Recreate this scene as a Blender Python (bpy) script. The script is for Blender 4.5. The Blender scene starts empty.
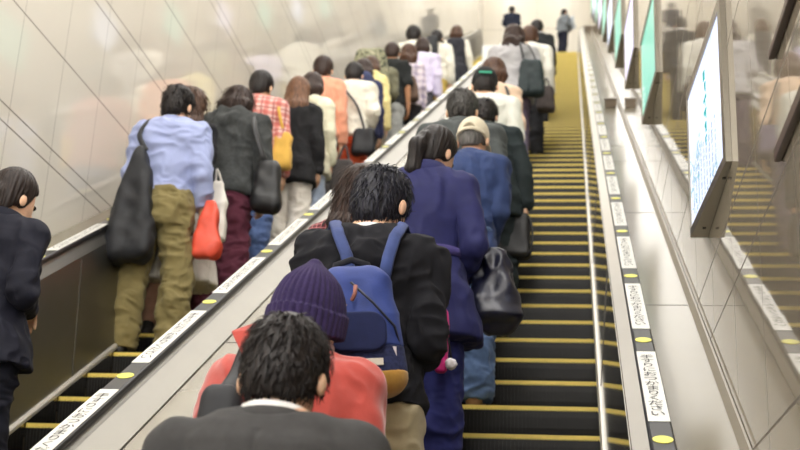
import bpy, math, random
import numpy as np
from mathutils import Vector, Matrix
random.seed(7); RNG = np.random.default_rng(7)
scn = bpy.context.scene
COL = scn.collection
PI = math.pi; T30 = math.tan(PI/6); C30 = math.cos(PI/6); S30 = .5

# ------------------------------------------------------------------ camera calibration
F = 1235.0
def _n(v):
    v = np.array(v, float); return v/np.linalg.norm(v)
CF = _n((173, -428, -F)); CU = _n((173, (F*F+173*173)/428, -F)); CR = np.cross(CF, CU)
RM = np.array([CR, CF, CU])
def ray(px, py): return RM @ np.array([px-400, 225-py, -F])
def at(px, py, Y):
    r = ray(px, py); return r*Y/r[1]
def proj(p):
    c = RM.T @ np.array(p, float); return 400+F*c[0]/-c[2], 225-F*c[1]/-c[2]
H0 = -2.3006          # height of the line of step noses at Y = 0
Y0 = 5.5677; PITCH = .332; RISE = PITCH*T30; Z0 = Y0*T30+H0
KMIN, KMAX = -13, 79
def tread(k): return Z0+RISE*k
def slope(Y, h): return Y*T30+H0+h

# ------------------------------------------------------------------ object helpers
def link(o, parent=None):
    COL.objects.link(o)
    if parent: o.parent = parent
    return o
def tag(o, label=None, cat=None, group=None, kind=None):
    if label: o['label'] = label
    if cat: o['category'] = cat
    if group: o['group'] = group
    if kind: o['kind'] = kind
    return o
def empty(name, loc=(0, 0, 0), rz=0):
    o = bpy.data.objects.new(name, None); o.location = loc; o.rotation_euler = (0, 0, rz)
    o.empty_display_size = .1
    return link(o)
def mesh_obj(name, V, Fc, mat, parent=None, smooth=True):
    me = bpy.data.meshes.new(name)
    if isinstance(V, np.ndarray): V = V.tolist()
    if isinstance(Fc, np.ndarray): Fc = Fc.tolist()
    me.from_pydata(V, [], Fc); me.update()
    if smooth: me.polygons.foreach_set('use_smooth', [True]*len(me.polygons))
    if mat: me.materials.append(mat)
    return link(bpy.data.objects.new(name, me), parent)
def big_mesh(name, V, Q, mat, parent=None):
    me = bpy.data.meshes.new(name)
    n, m = len(V), len(Q)
    me.vertices.add(n); me.vertices.foreach_set('co', V.astype(np.float32).ravel())
    me.loops.add(4*m); me.loops.foreach_set('vertex_index', Q.astype(np.int32).ravel())
    me.polygons.add(m); me.polygons.foreach_set('loop_start', np.arange(0, 4*m, 4, dtype=np.int32))
    me.polygons.foreach_set('use_smooth', np.ones(m, bool))
    me.update(calc_edges=True); me.validate()
    if mat: me.materials.append(mat)
    return link(bpy.data.objects.new(name, me), parent)
class MB:
    def __init__(s): s.V = []; s.F = []
    def add(s, V, Fc):
        b = len(s.V); s.V += [tuple(v) for v in V]; s.F += [tuple(i+b for i in f) for f in Fc]; return s
    def box(s, lo, hi):
        x0, y0, z0 = lo; x1, y1, z1 = hi
        return s.add([(x0,y0,z0),(x1,y0,z0),(x1,y1,z0),(x0,y1,z0),(x0,y0,z1),(x1,y0,z1),(x1,y1,z1),(x0,y1,z1)],
              [(0,3,2,1),(4,5,6,7),(0,1,5,4),(1,2,6,5),(2,3,7,6),(3,0,4,7)])
    def hexa(s, P):
        return s.add(P, [(0,3,2,1),(4,5,6,7),(0,1,5,4),(1,2,6,5),(2,3,7,6),(3,0,4,7)])
    def tube(s, pts, r, n=8, flat=1.0):
        pts = [Vector(p) for p in pts]; m = len(pts); rs = r if hasattr(r, '__len__') else [r]*m
        b = len(s.V); up = None
        for i, p in enumerate(pts):
            d = (pts[min(i+1, m-1)]-pts[max(i-1, 0)]).normalized()
            if up is None:
                up = Vector((0,0,1)) if abs(d.z) < .9 else Vector((0,1,0))
            a = d.cross(up).normalized(); c = a.cross(d).normalized(); up = c
            for j in range(n):
                t = 2*PI*j/n
                s.V.append(tuple(p+a*math.cos(t)*rs[i]+c*math.sin(t)*rs[i]*flat))
        for i in range(m-1):
            for j in range(n):
                s.F.append((b+i*n+j, b+i*n+(j+1)%n, b+(i+1)*n+(j+1)%n, b+(i+1)*n+j))
        s.F.append(tuple(b+j for j in range(n))[::-1]); s.F.append(tuple(b+(m-1)*n+j for j in range(n)))
        return s
    def build(s, name, mat, parent=None, smooth=False):
        return mesh_obj(name, s.V, s.F, mat, parent, smooth)
def bevel(o, w=.004, seg=2):
    m = o.modifiers.new('b', 'BEVEL'); m.width = w; m.segments = seg; m.limit_method = 'ANGLE'; return o
def extrude_slope(prof, Ya, Yb):
    """closed profile of (x, height above nose line) carried along the slope from Ya to Yb"""
    n = len(prof)
    V = [(x, Ya, slope(Ya, h)) for x, h in prof]+[(x, Yb, slope(Yb, h)) for x, h in prof]
    Fc = [(i, (i+1) % n, n+(i+1) % n, n+i) for i in range(n)]+[tuple(range(n))[::-1], tuple(range(n, 2*n))]
    return V, Fc

# ------------------------------------------------------------------ materials
MC = {}
def new_mat(name):
    m = bpy.data.materials.new(name); m.use_nodes = True
    nt = m.node_tree; nt.nodes.clear()
    out = nt.nodes.new('ShaderNodeOutputMaterial'); p = nt.nodes.new('ShaderNodeBsdfPrincipled')
    nt.links.new(p.outputs[0], out.inputs[0])
    return m, nt, p
def lin(c):
    f = lambda v: v/12.92 if v <= .04045 else ((v+.055)/1.055)**2.4
    return tuple(f(v/255.) for v in c)
def fabric(name, rgb, rough=.85, var=.22, scale=14, bump=.25, bscale=260, sheen=.15, spec=.25, stretch=(1,1,1)):
    """rgb as sRGB 0-255 of the cloth itself"""
    key = ('fab', name)
    if key in MC: return MC[key]
    m, nt, p = new_mat(name); N = nt.nodes.new; L = nt.links.new
    c = lin(rgb)
    tc = N('ShaderNodeTexCoord'); mp = N('ShaderNodeMapping'); mp.inputs['Scale'].default_value = stretch
    L(tc.outputs['Object'], mp.inputs[0])
    n1 = N('ShaderNodeTexNoise'); n1.inputs['Scale'].default_value = scale; n1.inputs['Detail'].default_value = 4
    L(mp.outputs[0], n1.inputs[0])
    r = N('ShaderNodeValToRGB'); r.color_ramp.elements[0].position = .3; r.color_ramp.elements[1].position = .7
    r.color_ramp.elements[0].color = (*[v*(1-var) for v in c], 1); r.color_ramp.elements[1].color = (*[min(1, v*(1+var)) for v in c], 1)
    L(n1.outputs[0], r.inputs[0]); L(r.outputs[0], p.inputs['Base Color'])
    n2 = N('ShaderNodeTexNoise'); n2.inputs['Scale'].default_value = bscale; n2.inputs['Detail'].default_value = 2
    L(mp.outputs[0], n2.inputs[0])
    b = N('ShaderNodeBump'); b.inputs['Strength'].default_value = bump; b.inputs['Distance'].default_value = .002
    L(n2.outputs[0], b.inputs['Height']); L(b.outputs[0], p.inputs['Normal'])
    p.inputs['Roughness'].default_value = rough; p.inputs['Specular IOR Level'].default_value = spec
    p.inputs['Sheen Weight'].default_value = sheen*min(1, max(.06, max(c)*2.2)); p.inputs['Sheen Roughness'].default_value = .5
    MC[key] = m; return m
def plain(name, rgb, rough=.4, metal=0., emit=0., coat=0., var=.06, scale=6, bump=0., spec=.5):
    key = ('pl', name)
    if key in MC: return MC[key]
    m, nt, p = new_mat(name); N = nt.nodes.new; L = nt.links.new
    c = lin(rgb)
    tc = N('ShaderNodeTexCoord'); n1 = N('ShaderNodeTexNoise'); n1.inputs['Scale'].default_value = scale; n1.inputs['Detail'].default_value = 5
    L(tc.outputs['Object'], n1.inputs[0])
    r = N('ShaderNodeValToRGB'); r.color_ramp.elements[0].color = (*[v*(1-var) for v in c], 1); r.color_ramp.elements[1].color = (*[min(1, v*(1+var)) for v in c], 1)
    L(n1.outputs[0], r.inputs[0]); L(r.outputs[0], p.inputs['Base Color'])
    p.inputs['Roughness'].default_value = rough; p.inputs['Metallic'].default_value = metal
    p.inputs['Coat Weight'].default_value = coat; p.inputs['Specular IOR Level'].default_value = spec
    if emit:
        L(r.outputs[0], p.inputs['Emission Color']); p.inputs['Emission Strength'].default_value = emit
    if bump:
        b = N('ShaderNodeBump'); b.inputs['Strength'].default_value = bump; b.inputs['Distance'].default_value = .004
        L(n1.outputs[0], b.inputs['Height']); L(b.outputs[0], p.inputs['Normal'])
    MC[key] = m; return m
def brushed(name, rgb, rough=.22, stretch=(40, 1, 40), amp=.1, metal=1.):
    key = ('br', name)
    if key in MC: return MC[key]
    m, nt, p = new_mat(name); N = nt.nodes.new; L = nt.links.new
    c = lin(rgb)
    tc = N('ShaderNodeTexCoord'); mp = N('ShaderNodeMapping'); mp.inputs['Scale'].default_value = stretch
    L(tc.outputs['Object'], mp.inputs[0])
    n1 = N('ShaderNodeTexNoise'); n1.inputs['Scale'].default_value = 3; n1.inputs['Detail'].default_value = 6
    L(mp.outputs[0], n1.inputs[0])
    r = N('ShaderNodeValToRGB'); r.color_ramp.elements[0].color = (*[v*.9 for v in c], 1); r.color_ramp.elements[1].color = (*[min(1, v*1.08) for v in c], 1)
    L(n1.outputs[0], r.inputs[0]); L(r.outputs[0], p.inputs['Base Color'])
    mr = N('ShaderNodeMapRange'); mr.inputs['To Min'].default_value = max(.02, rough-amp*.5); mr.inputs['To Max'].default_value = rough+amp*.5
    L(n1.outputs[0], mr.inputs[0]); L(mr.outputs[0], p.inputs['Roughness'])
    p.inputs['Metallic'].default_value = metal
    MC[key] = m; return m
def hairmat(name, rgb, rgb2=None, rough=.45):
    key = ('hair', name)
    if key in MC: return MC[key]
    m, nt, p = new_mat(name); N = nt.nodes.new; L = nt.links.new
    c = lin(rgb); c2 = tuple(v*.72 for v in lin(rgb2)) if rgb2 else tuple(v*2.2 for v in c)
    tc = N('ShaderNodeTexCoord'); mp = N('ShaderNodeMapping'); mp.inputs['Scale'].default_value = (110, 110, 9)
    L(tc.outputs['Object'], mp.inputs[0])
    n1 = N('ShaderNodeTexNoise'); n1.inputs['Scale'].default_value = 1; n1.inputs['Detail'].default_value = 3
    L(mp.outputs[0], n1.inputs[0])
    r = N('ShaderNodeValToRGB'); r.color_ramp.elements[0].position = .35; r.color_ramp.elements[1].position = .72
    r.color_ramp.elements[0].color = (*c, 1); r.color_ramp.elements[1].color = (*c2, 1)
    L(n1.outputs[0], r.inputs[0]); L(r.outputs[0], p.inputs['Base Color'])
    b = N('ShaderNodeBump'); b.inputs['Strength'].default_value = .6; b.inputs['Distance'].default_value = .004
    L(n1.outputs[0], b.inputs['Height']); L(b.outputs[0], p.inputs['Normal'])
    p.inputs['Roughness'].default_value = rough; p.inputs['Specular IOR Level'].default_value = .28
    MC[key] = m; return m
def plaid(name, base, stripe, dark, size=.06):
    key = ('plaid', name)
    if key in MC: return MC[key]
    m, nt, p = new_mat(name); N = nt.nodes.new; L = nt.links.new
    tc = N('ShaderNodeTexCoord'); sx = N('ShaderNodeSeparateXYZ'); L(tc.outputs['Object'], sx.inputs[0])
    def band(sock, off, width):
        a = N('ShaderNodeMath'); a.operation = 'MULTIPLY_ADD'; a.inputs[1].default_value = 1/size; a.inputs[2].default_value = off
        L(sock, a.inputs[0])
        f = N('ShaderNodeMath'); f.operation = 'FRACT'; L(a.outputs[0], f.inputs[0])
        g = N('ShaderNodeMath'); g.operation = 'LESS_THAN'; g.inputs[1].default_value = width; L(f.outputs[0], g.inputs[0])
        return g.outputs[0]
    cur = None
    def mix(fac, c1, c2, k=.6):
        q = N('ShaderNodeMix'); q.data_type = 'RGBA'
        w = N('ShaderNodeMath'); w.operation = 'MULTIPLY'; w.inputs[1].default_value = k; L(fac, w.inputs[0]); L(w.outputs[0], q.inputs[0])
        if isinstance(c1, tuple): q.inputs[6].default_value = (*lin(c1), 1)
        else: L(c1, q.inputs[6])
        q.inputs[7].default_value = (*lin(c2), 1)
        return q.outputs[2]
    c = mix(band(sx.outputs[0], 0, .38), base, stripe); c = mix(band(sx.outputs[2], .2, .38), c, stripe)
    c = mix(band(sx.outputs[0], .3, .18), c, dark); c = mix(band(sx.outputs[2], .6, .18), c, dark)
    L(c, p.inputs['Base Color']); p.inputs['Roughness'].default_value = .9; p.inputs['Sheen Weight'].default_value = .1
    MC[key] = m; return m
def camo(name):
    m, nt, p = new_mat(name); N = nt.nodes.new; L = nt.links.new
    tc = N('ShaderNodeTexCoord'); n1 = N('ShaderNodeTexNoise'); n1.inputs['Scale'].default_value = 16; n1.inputs['Detail'].default_value = 3
    L(tc.outputs['Object'], n1.inputs[0]); r = N('ShaderNodeValToRGB'); r.color_ramp.interpolation = 'CONSTANT'
    e = r.color_ramp.elements; e[0].color = (*lin((70, 74, 58)), 1); e[1].position = .45; e[1].color = (*lin((150, 148, 120)), 1)
    x = e.new(.55); x.color = (*lin((105, 108, 84)), 1); x = e.new(.62); x.color = (*lin((176, 172, 146)), 1)
    L(n1.outputs[0], r.inputs[0]); L(r.outputs[0], p.inputs['Base Color']); p.inputs['Roughness'].default_value = .85
    return m
def skin(name, rgb):
    key = ('skin', name)
    if key in MC: return MC[key]
    m = fabric(name, rgb, rough=.5, var=.1, scale=30, bump=.15, bscale=500, sheen=0, spec=.4)
    p = [n for n in m.node_tree.nodes if n.type == 'BSDF_PRINCIPLED'][0]
    p.inputs['Subsurface Weight'].default_value = .12; p.inputs['Subsurface Radius'].default_value = (.02, .008, .005)
    MC[key] = m; return m
SKIN = skin('skin', (226, 182, 150)); SKIN2 = skin('skin_tan', (198, 146, 110))
BLACKHAIR = hairmat('black_hair', (24, 20, 19), (52, 44, 42)); BROWNHAIR = hairmat('brown_hair', (58, 38, 28), (112, 78, 56))
DARKBROWN = hairmat('dark_brown_hair', (38, 26, 22), (78, 56, 46)); GREYHAIR = hairmat('grey_hair', (70, 68, 66), (132, 128, 124))
BLUEBLACK = hairmat('blue_black_hair', (22, 21, 26), (60, 60, 74))

# ------------------------------------------------------------------ implicit-surface toolkit
_NZ = RNG.random((32, 32, 32)).astype(np.float32)
def vnoise(P):
    P = np.asarray(P, np.float32); i = np.floor(P).astype(int); f = P-i; f = f*f*(3-2*f)
    r = 0
    for a in (0, 1):
        wa = f[:, 0] if a else 1-f[:, 0]
        for b in (0, 1):
            wb = f[:, 1] if b else 1-f[:, 1]
            for c in (0, 1):
                wc = f[:, 2] if c else 1-f[:, 2]
                r = r+wa*wb*wc*_NZ[(i[:, 0]+a) % 32, (i[:, 1]+b) % 32, (i[:, 2]+c) % 32]
    return r*2-1
class Field:
    def __init__(s, lo, hi, res):
        s.lo = np.array(lo, np.float32); s.res = res
        n = np.ceil((np.array(hi)-np.array(lo))/res).astype(int)+1
        s.ax = [s.lo[i]+np.arange(n[i], dtype=np.float32)*res for i in range(3)]
        s.F = np.full(tuple(n), 1., np.float32)
    def _sl(s, bb):
        if bb is None: return (slice(None),)*3
        out = []
        for i in range(3):
            a = int(max(0, math.floor((bb[0][i]-s.lo[i])/s.res))); b = int(min(len(s.ax[i]), math.ceil((bb[1][i]-s.lo[i])/s.res)+1))
            if b <= a: return None
            out.append(slice(a, b))
        return tuple(out)
    def _ev(s, fn, sl):
        x = s.ax[0][sl[0]][:, None, None]; y = s.ax[1][sl[1]][None, :, None]; z = s.ax[2][sl[2]][None, None, :]
        return fn(x, y, z)
    def add(s, fn, bb=None, k=.02):
        sl = s._sl(bb)
        if sl is None: return s
        d = np.broadcast_to(s._ev(fn, sl), s.F[sl].shape); a = s.F[sl]
        if k > 0:
            h = np.clip(.5+.5*(a-d)/k, 0, 1); s.F[sl] = a*(1-h)+d*h-k*h*(1-h)
        else: s.F[sl] = np.minimum(a, d)
        return s
    def sub(s, fn, bb=None, k=.01):
        sl = s._sl(bb)
        if sl is None: return s
        d = -np.broadcast_to(s._ev(fn, sl), s.F[sl].shape); a = s.F[sl]
        h = np.clip(.5-.5*(a-d)/k, 0, 1); s.F[sl] = a*(1-h)+d*h+k*h*(1-h)
        return s
    def cone(s, a, b, r1, r2, k=.02):
        a = np.array(a, np.float32); b = np.array(b, np.float32); m = max(r1, r2)+k+.02
        return s.add(lambda x, y, z: rcone(x, y, z, a, b, r1, r2), (np.minimum(a, b)-m, np.maximum(a, b)+m), k)
    def ell(s, c, r, k=.02, sub=False, R=None):
        c = np.array(c, np.float32); m = max(r)+k+.02
        fn = lambda x, y, z: ellip(x, y, z, c, r, R)
        return (s.sub if sub else s.add)(fn, (c-m, c+m), k)
    def mesh(s):
        Fv = s.F; Fv[0] = Fv[-1] = 1; Fv[:, 0] = Fv[:, -1] = 1; Fv[:, :, 0] = Fv[:, :, -1] = 1
        I = Fv < 0; nx, ny, nz = Fv.shape
        cnt = np.zeros((nx-1, ny-1, nz-1), np.int8)
        for a in (0, 1):
            for b in (0, 1):
                for c in (0, 1): cnt += I[a:nx-1+a, b:ny-1+b, c:nz-1+c]
        act = np.argwhere((cnt > 0) & (cnt < 8))
        idx = np.full(cnt.shape, -1, np.int32); idx[tuple(act.T)] = np.arange(len(act))
        corners = [(a, b, c) for a in (0, 1) for b in (0, 1) for c in (0, 1)]
        val = {q: Fv[act[:, 0]+q[0], act[:, 1]+q[1], act[:, 2]+q[2]] for q in corners}
        acc = np.zeros((len(act), 3), np.float32); num = np.zeros(len(act), np.float32)
        for p in corners:
            for ax in range(3):
                if p[ax] == 0:
                    q = list(p); q[ax] = 1; q = tuple(q)
                    va, vb = val[p], val[q]; mk = (va < 0) != (vb < 0)
                    t = np.where(mk, va/np.where(mk, va-vb, 1), 0)
                    pt = np.tile(np.array(p, np.float32), (len(act), 1)); pt[:, ax] = t
                    acc += pt*mk[:, None]; num += mk
        V = (act+acc/np.maximum(num, 1)[:, None])*s.res+s.lo
        Q = []
        for ax in range(3):
            sl0 = [slice(None)]*3; sl1 = [slice(None)]*3; sl0[ax] = slice(0, -1); sl1[ax] = slice(1, None)
            a, b = I[tuple(sl0)], I[tuple(sl1)]
            e = np.argwhere(a != b); u, w = [(1, 2), (2, 0), (0, 1)][ax]
            ok = (e[:, u] > 0) & (e[:, w] > 0) & (e[:, u] < Fv.shape[u]-1) & (e[:, w] < Fv.shape[w]-1)
            e = e[ok]; ins = a[tuple(e.T)]
            def g(du, dw):
                q = e.copy(); q[:, u] -= du; q[:, w] -= dw; return idx[tuple(q.T)]
            q = np.stack([g(1, 1), g(0, 1), g(0, 0), g(1, 0)], 1)
            q[~ins] = q[~ins][:, ::-1]; Q.append(q)
        return V, np.concatenate(Q)
def rcone(x, y, z, a, b, r1, r2):
    ba = b-a; L2 = float(ba@ba)+1e-9
    h = np.clip(((x-a[0])*ba[0]+(y-a[1])*ba[1]+(z-a[2])*ba[2])/L2, 0, 1)
    return np.sqrt((x-a[0]-ba[0]*h)**2+(y-a[1]-ba[1]*h)**2+(z-a[2]-ba[2]*h)**2)-(r1+(r2-r1)*h)
def ellip(x, y, z, c, r, R=None):
    x = x-c[0]; y = y-c[1]; z = z-c[2]
    if R is not None:
        x, y, z = (R[0][0]*x+R[1][0]*y+R[2][0]*z, R[0][1]*x+R[1][1]*y+R[2][1]*z, R[0][2]*x+R[1][2]*y+R[2][2]*z)
    k0 = np.sqrt((x/r[0])**2+(y/r[1])**2+(z/r[2])**2)+1e-6
    k1 = np.sqrt((x/r[0]**2)**2+(y/r[1]**2)**2+(z/r[2]**2)**2)+1e-6
    return k0*(k0-1)/k1
def normals(V, Q):
    n = np.cross(V[Q[:, 2]]-V[Q[:, 0]], V[Q[:, 3]]-V[Q[:, 1]]); N = np.zeros_like(V)
    for i in range(4): np.add.at(N, Q[:, i], n)
    return N/(np.linalg.norm(N, axis=1, keepdims=True)+1e-9)
def relax(V, Q, it=1, f=.5):
    for _ in range(it):
        S = np.zeros_like(V); c = np.zeros(len(V))
        for i in range(4):
            j = (i+1) % 4
            np.add.at(S, Q[:, i], V[Q[:, j]]); np.add.at(S, Q[:, j], V[Q[:, i]]); np.add.at(c, Q[:, i], 1); np.add.at(c, Q[:, j], 1)
        V = V*(1-f)+f*S/np.maximum(c, 1)[:, None]
    return V
def ridge(V, freq, seed):
    return 1-2*np.abs(vnoise(V*np.array(freq)+seed))

# ------------------------------------------------------------------ people
PROF = {
 'm': (np.array([.40,.60,.74,.80,.88,.95,1.05,1.15,1.25,1.33,1.38,1.415,1.44,1.47]),
       np.array([.175,.172,.165,.162,.166,.156,.146,.156,.172,.178,.166,.128,.082,.050]),
       np.array([.118,.115,.112,.110,.116,.106,.100,.108,.116,.112,.098,.082,.066,.048]),
       np.array([-.01,-.01,-.012,-.014,-.014,-.004,.0,.0,.0,-.008,-.014,-.016,-.014,-.008])),
 'f': (np.array([.40,.60,.74,.80,.88,.95,1.05,1.15,1.25,1.33,1.38,1.415,1.44,1.47]),
       np.array([.180,.176,.172,.170,.170,.152,.130,.138,.150,.154,.142,.110,.070,.045]),
       np.array([.118,.115,.114,.112,.116,.102,.092,.100,.112,.104,.090,.074,.060,.044]),
       np.array([-.01,-.01,-.014,-.016,-.016,-.004,.002,.004,.004,-.006,-.012,-.014,-.012,-.006]))}
ARMS = {'down': ((.225, -.03, 1.09), (.235, .05, .85)),
        'front': ((.222, -.04, 1.10), (.10, .20, 1.10)),
        'phone': ((.215, -.02, 1.11), (.07, .24, 1.22)),
        'belt': ((.245, -.05, 1.09), (.16, .14, 1.0)),
        'strap': ((.245, .0, 1.13), (.17, .16, 1.24)),
        'low': ((.215, -.01, 1.08), (.17, .12, .88))}
def rotx(a): c, s = math.cos(a), math.sin(a); return np.array([[1,0,0],[0,c,-s],[0,s,c]])
def roty(a): c, s = math.cos(a), math.sin(a); return np.array([[c,0,s],[0,1,0],[-s,0,c]])
def rotz(a): c, s = math.cos(a), math.sin(a); return np.array([[c,-s,0],[s,c,0],[0,0,1]])
class Pose:
    def __init__(s, sex, lean, roll, hp, hy, hr):
        s.sex = sex; s.sl = math.tan(lean); s.sr = math.tan(roll)
        s.R = rotz(hy) @ roty(hr) @ rotx(-hp)      # pitch: positive looks down
        s.piv = s.sh((0, -.012, 1.425))
    def sh(s, p):
        q = max(0, p[2]-.95); return np.array([p[0]+s.sr*q, p[1]+s.sl*q, p[2]-.3*q*(s.sl**2+s.sr**2)])
    def head(s, p): return s.piv+s.R @ np.array(p, float)
    def headfn(s, fn):
        R = s.R; pv = s.piv
        def g(x, y, z):
            x = x-pv[0]; y = y-pv[1]; z = z-pv[2]
            return fn(R[0,0]*x+R[1,0]*y+R[2,0]*z, R[0,1]*x+R[1,1]*y+R[2,1]*z, R[0,2]*x+R[1,2]*y+R[2,2]*z)
        return g
    def headbox(s, r=.30):
        c = s.head((0, .02, .13)); return (c-r, c+r)
    def torso(s, off, zlo, zhi, flare=0., fz=.95, p=2.3, offy=None):
        Z, W, D, O = PROF[s.sex]
        offy = off if offy is None else offy
        def f(x, y, z):
            q = np.maximum(0, z-.95); fl = flare*np.maximum(0, fz-z)
            w = np.interp(z, Z, W).astype(np.float32)+off+fl; d = np.interp(z, Z, D).astype(np.float32)+offy+fl*.7; o = np.interp(z, Z, O).astype(np.float32)
            xx = np.abs((x-s.sr*q)/w); yy = np.abs((y-s.sl*q-o)/d)
            g = ((xx**p+yy**p)**(1/p)-1)*np.minimum(w, d)*.85
            return np.maximum(g, np.maximum(zlo-z, z-zhi))
        return f
def hand(fd, w, dr, n, side, curl=.5, s=1.):
    w = np.array(w, float); dr = _n(dr); n = _n(np.array(n)-dr*np.dot(n, dr)); sd = np.cross(dr, n)
    if side*1. < 0: sd = sd
    for i, (L, off) in enumerate(zip((.066, .075, .071, .056), (-1.5, -.5, .5, 1.5))):
        kn = w+dr*(.082-.004*abs(off+.3))+sd*off*.0185
        fd.cone(w+dr*.005+sd*off*.010, kn, .0165, .0115, .012)
        c = curl*(1+.12*i); p = kn; a = 0
        for j, fr in enumerate((.46, .31, .23)):
            a += c*(.75 if j == 0 else .9); d = dr*math.cos(a)+n*math.sin(a)
            q = p+d*L*1.15*fr; fd.cone(p, q, .0102-.0008*j, .0094-.0008*j, .003); p = q
    ts = -sd      # the thumb leaves the edge next to the first finger
    p0 = w+dr*.022+ts*.020+n*.006; p1 = p0+_n(dr*.7+ts*.6+n*.35)*.040; p2 = p1+_n(dr*.9+ts*.12+n*.45)*.032
    fd.cone(p0, p1, .0145, .0115, .010); fd.cone(p1, p2, .011, .0092, .003)
CUTZ = (np.array([-.12,-.085,-.05,-.02,.012,.035,.062,.14]), np.array([.028,.030,.045,.085,.088,.10,.185,.215]))
def tufts(V, N, flow, n, L, w, rng):
    """short tapered locks rising off a hair surface"""
    ii = rng.choice(len(V), n, replace=False); VV = []; FF = []
    for i in ii:
        b = V[i]; nn = N[i]; d = flow(b); d = d-nn*np.dot(d, nn)
        if np.linalg.norm(d) < .05: continue
        d = _n(d); sdv = np.cross(nn, d); j = rng.normal(0, .2); d = _n(d+sdv*j); sdv = np.cross(nn, d)
        l = L*rng.uniform(.6, 1.3); k = len(VV)
        p = [b-nn*.003, b+d*l*.5+nn*.006, b+d*l+nn*.003*rng.uniform(-1, 3)]
        for q, ww in zip(p[:2], (w, w*.75)):
            VV += [q-sdv*ww, q+sdv*ww, q+nn*ww*.7]
        VV.append(p[2])
        FF += [(k, k+1, k+4, k+3), (k+1, k+2, k+5, k+4), (k+2, k, k+3, k+5), (k+3, k+4, k+6), (k+4, k+5, k+6), (k+5, k+3, k+6)]
    return VV, FF
WORLD = {}
NEAR = 8.2
def person(key, px, py, k, side, label, sex='m', top=None, bottom=None, hair='short', hairm=None, sk=None, arms=('down', 'down'),
           lean=4, roll=0, hp=12, hy=0, hr=0, yaw=0, shoes=(40, 36, 34), wide=1.0, X=None, Yabs=None, zfloor=None, curl=(.45, .45), hat=None, stance=.095, curls=0, deep=1.0, hairz=0., hairw=0.):
    rng = np.random.default_rng(abs(hash(key)) % 9999 if False else sum(map(ord, key)))
    P = Pose(sex, math.radians(lean), math.radians(roll), math.radians(hp), math.radians(hy), math.radians(hr))
    Yf = Yabs if Yabs is not None else Y0+PITCH*(k+.5)-.035
    tz = zfloor if zfloor is not None else tread(k)
    # highest point of the posed head, so that the figure's height and place follow from where its head is seen
    extra = {'beanie': .05, 'cap': .022, 'knitcap': .022}.get(hat, .018)
    c0 = np.array([0, .01, .175]); best = None
    for a in np.linspace(0, PI, 25):
        for b in np.linspace(0, 2*PI, 40):
            q = P.head(c0+np.array([(.074+extra)*math.sin(a)*math.cos(b), (.092+extra)*math.sin(a)*math.sin(b), (.095+extra)*math.cos(a)]))
            if best is None or q[2] > best[2]: best = q
    yw = math.radians(yaw); hyoff = (rotz(yw) @ best)
    s = 1.
    for _ in range(4):
        W = at(px, py, Yf+hyoff[1]*s); s = (W[2]-tz)/best[2]
    xb = W[0]-hyoff[0]*s if X is None else X
    print('PERSON %-8s k %s X %.2f Y %.2f height %.2f s %.3f' % (key, k, xb, Yf, s*1.70, s))
    root = empty('person', (xb, Yf, tz), yw)
    tag(root, label, 'person', 'people riding the left escalator' if side == 'A' else 'people riding the right escalator' if side == 'B' else 'people on the upper landing')
    WORLD[key] = (xb, Yf, tz, s, yw, P, root)
    near = Yf < NEAR; far = Yf > 12
    res = .0055 if near else (.011 if far else .008)
    cres = .0065 if Yf < 4.5 else .008 if near else .013 if far else .010
    sk = sk or SKIN; hairm = hairm or BLACKHAIR
    topd = dict(kind='shirt', off=.018, hem=.90, flare=0., sleeve=1., col=None, sr=.012, wr=.004); topd.update(top or {})
    botd = dict(kind='trousers', col=None, off=.016, ank=.0); botd.update(bottom or {})
    shx = (.172 if sex == 'm' else .148)*wide
    J = {}
    for sd, nm in ((-1, arms[0]), (1, arms[1])):
        e, w = ARMS[nm] if isinstance(nm, str) else nm
        e = np.array(e); w = np.array(w); dx = shx-.178
        J[sd] = (P.sh((sd*shx, -.015, 1.362)), P.sh((sd*(e[0]+dx), e[1], e[2])), P.sh((sd*(w[0]+dx), w[1], w[2])))
    def put(fd, name, mat, wr=0., seed=0, parent=root, rl=1, post=None, fr=(9, 9, 5)):
        V, Q = fd.mesh()
        if len(V) == 0: return None
        V = V.astype(np.float64); V = relax(V, Q, rl, .45)
        if wr:
            N = normals(V, Q); fq = np.array(fr)*1.25; Wp = V+.05*np.stack([vnoise(V*6+seed), vnoise(V*6+seed+5), vnoise(V*6+seed+11)], 1)
            d = 2.3*wr*((ridge(Wp, fq, seed)-.1)*.55+vnoise(V*np.array((15, 15, 11))+seed+3)*.25+(ridge(Wp, fq*2.1, seed+9)-.1)*.32)
            V = V+N*d[:, None]
        if post: V = post(V, Q)
        return big_mesh(name, V*s, Q, mat, parent)
    # ---- body: one continuous figure
    hx = .34 if 'down' in arms or True else .3
    fd = Field((-.36, -.30+min(0, P.sl*.5), -.005), (.36, .42+max(0, P.sl*.6), 1.80), res)
    fd.add(P.torso(-.004, .76, 1.47), ((-.24, -.2, .72), (.24+abs(P.sr)*.5, .2+P.sl*.55, 1.52)), .02)
    for sd in (-1, 1):
        S_, E_, W_ = J[sd]
        fd.cone(P.sh((sd*.03, -.02, 1.43)), P.sh((sd*.14, -.018, 1.375)), .045, .050, .03)
        fd.cone(S_, E_, .050 if sex == 'm' else .042, .038 if sex == 'm' else .034, .03); fd.cone(E_, W_, .038 if sex == 'm' else .034, .027, .015)
        hd = _n(W_-E_)*.8+np.array([0, .05, -.25]); hd = _n(hd)
        down = hd[2] < -.6
        nrm = (-sd, .15, 0) if down else (0, .2, -1) if arms[0 if sd < 0 else 1] != 'phone' else (0, -.6, .6)
        hd_s = 1 if sd > 0 else -1
        nn = _n(np.array(nrm)-hd*np.dot(nrm, hd))
        # keep the thumb forward / inward
        sdv = np.cross(hd, nn); want = np.array([0, 1, 0]) if down else np.array([-sd, 0, .4])
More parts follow.
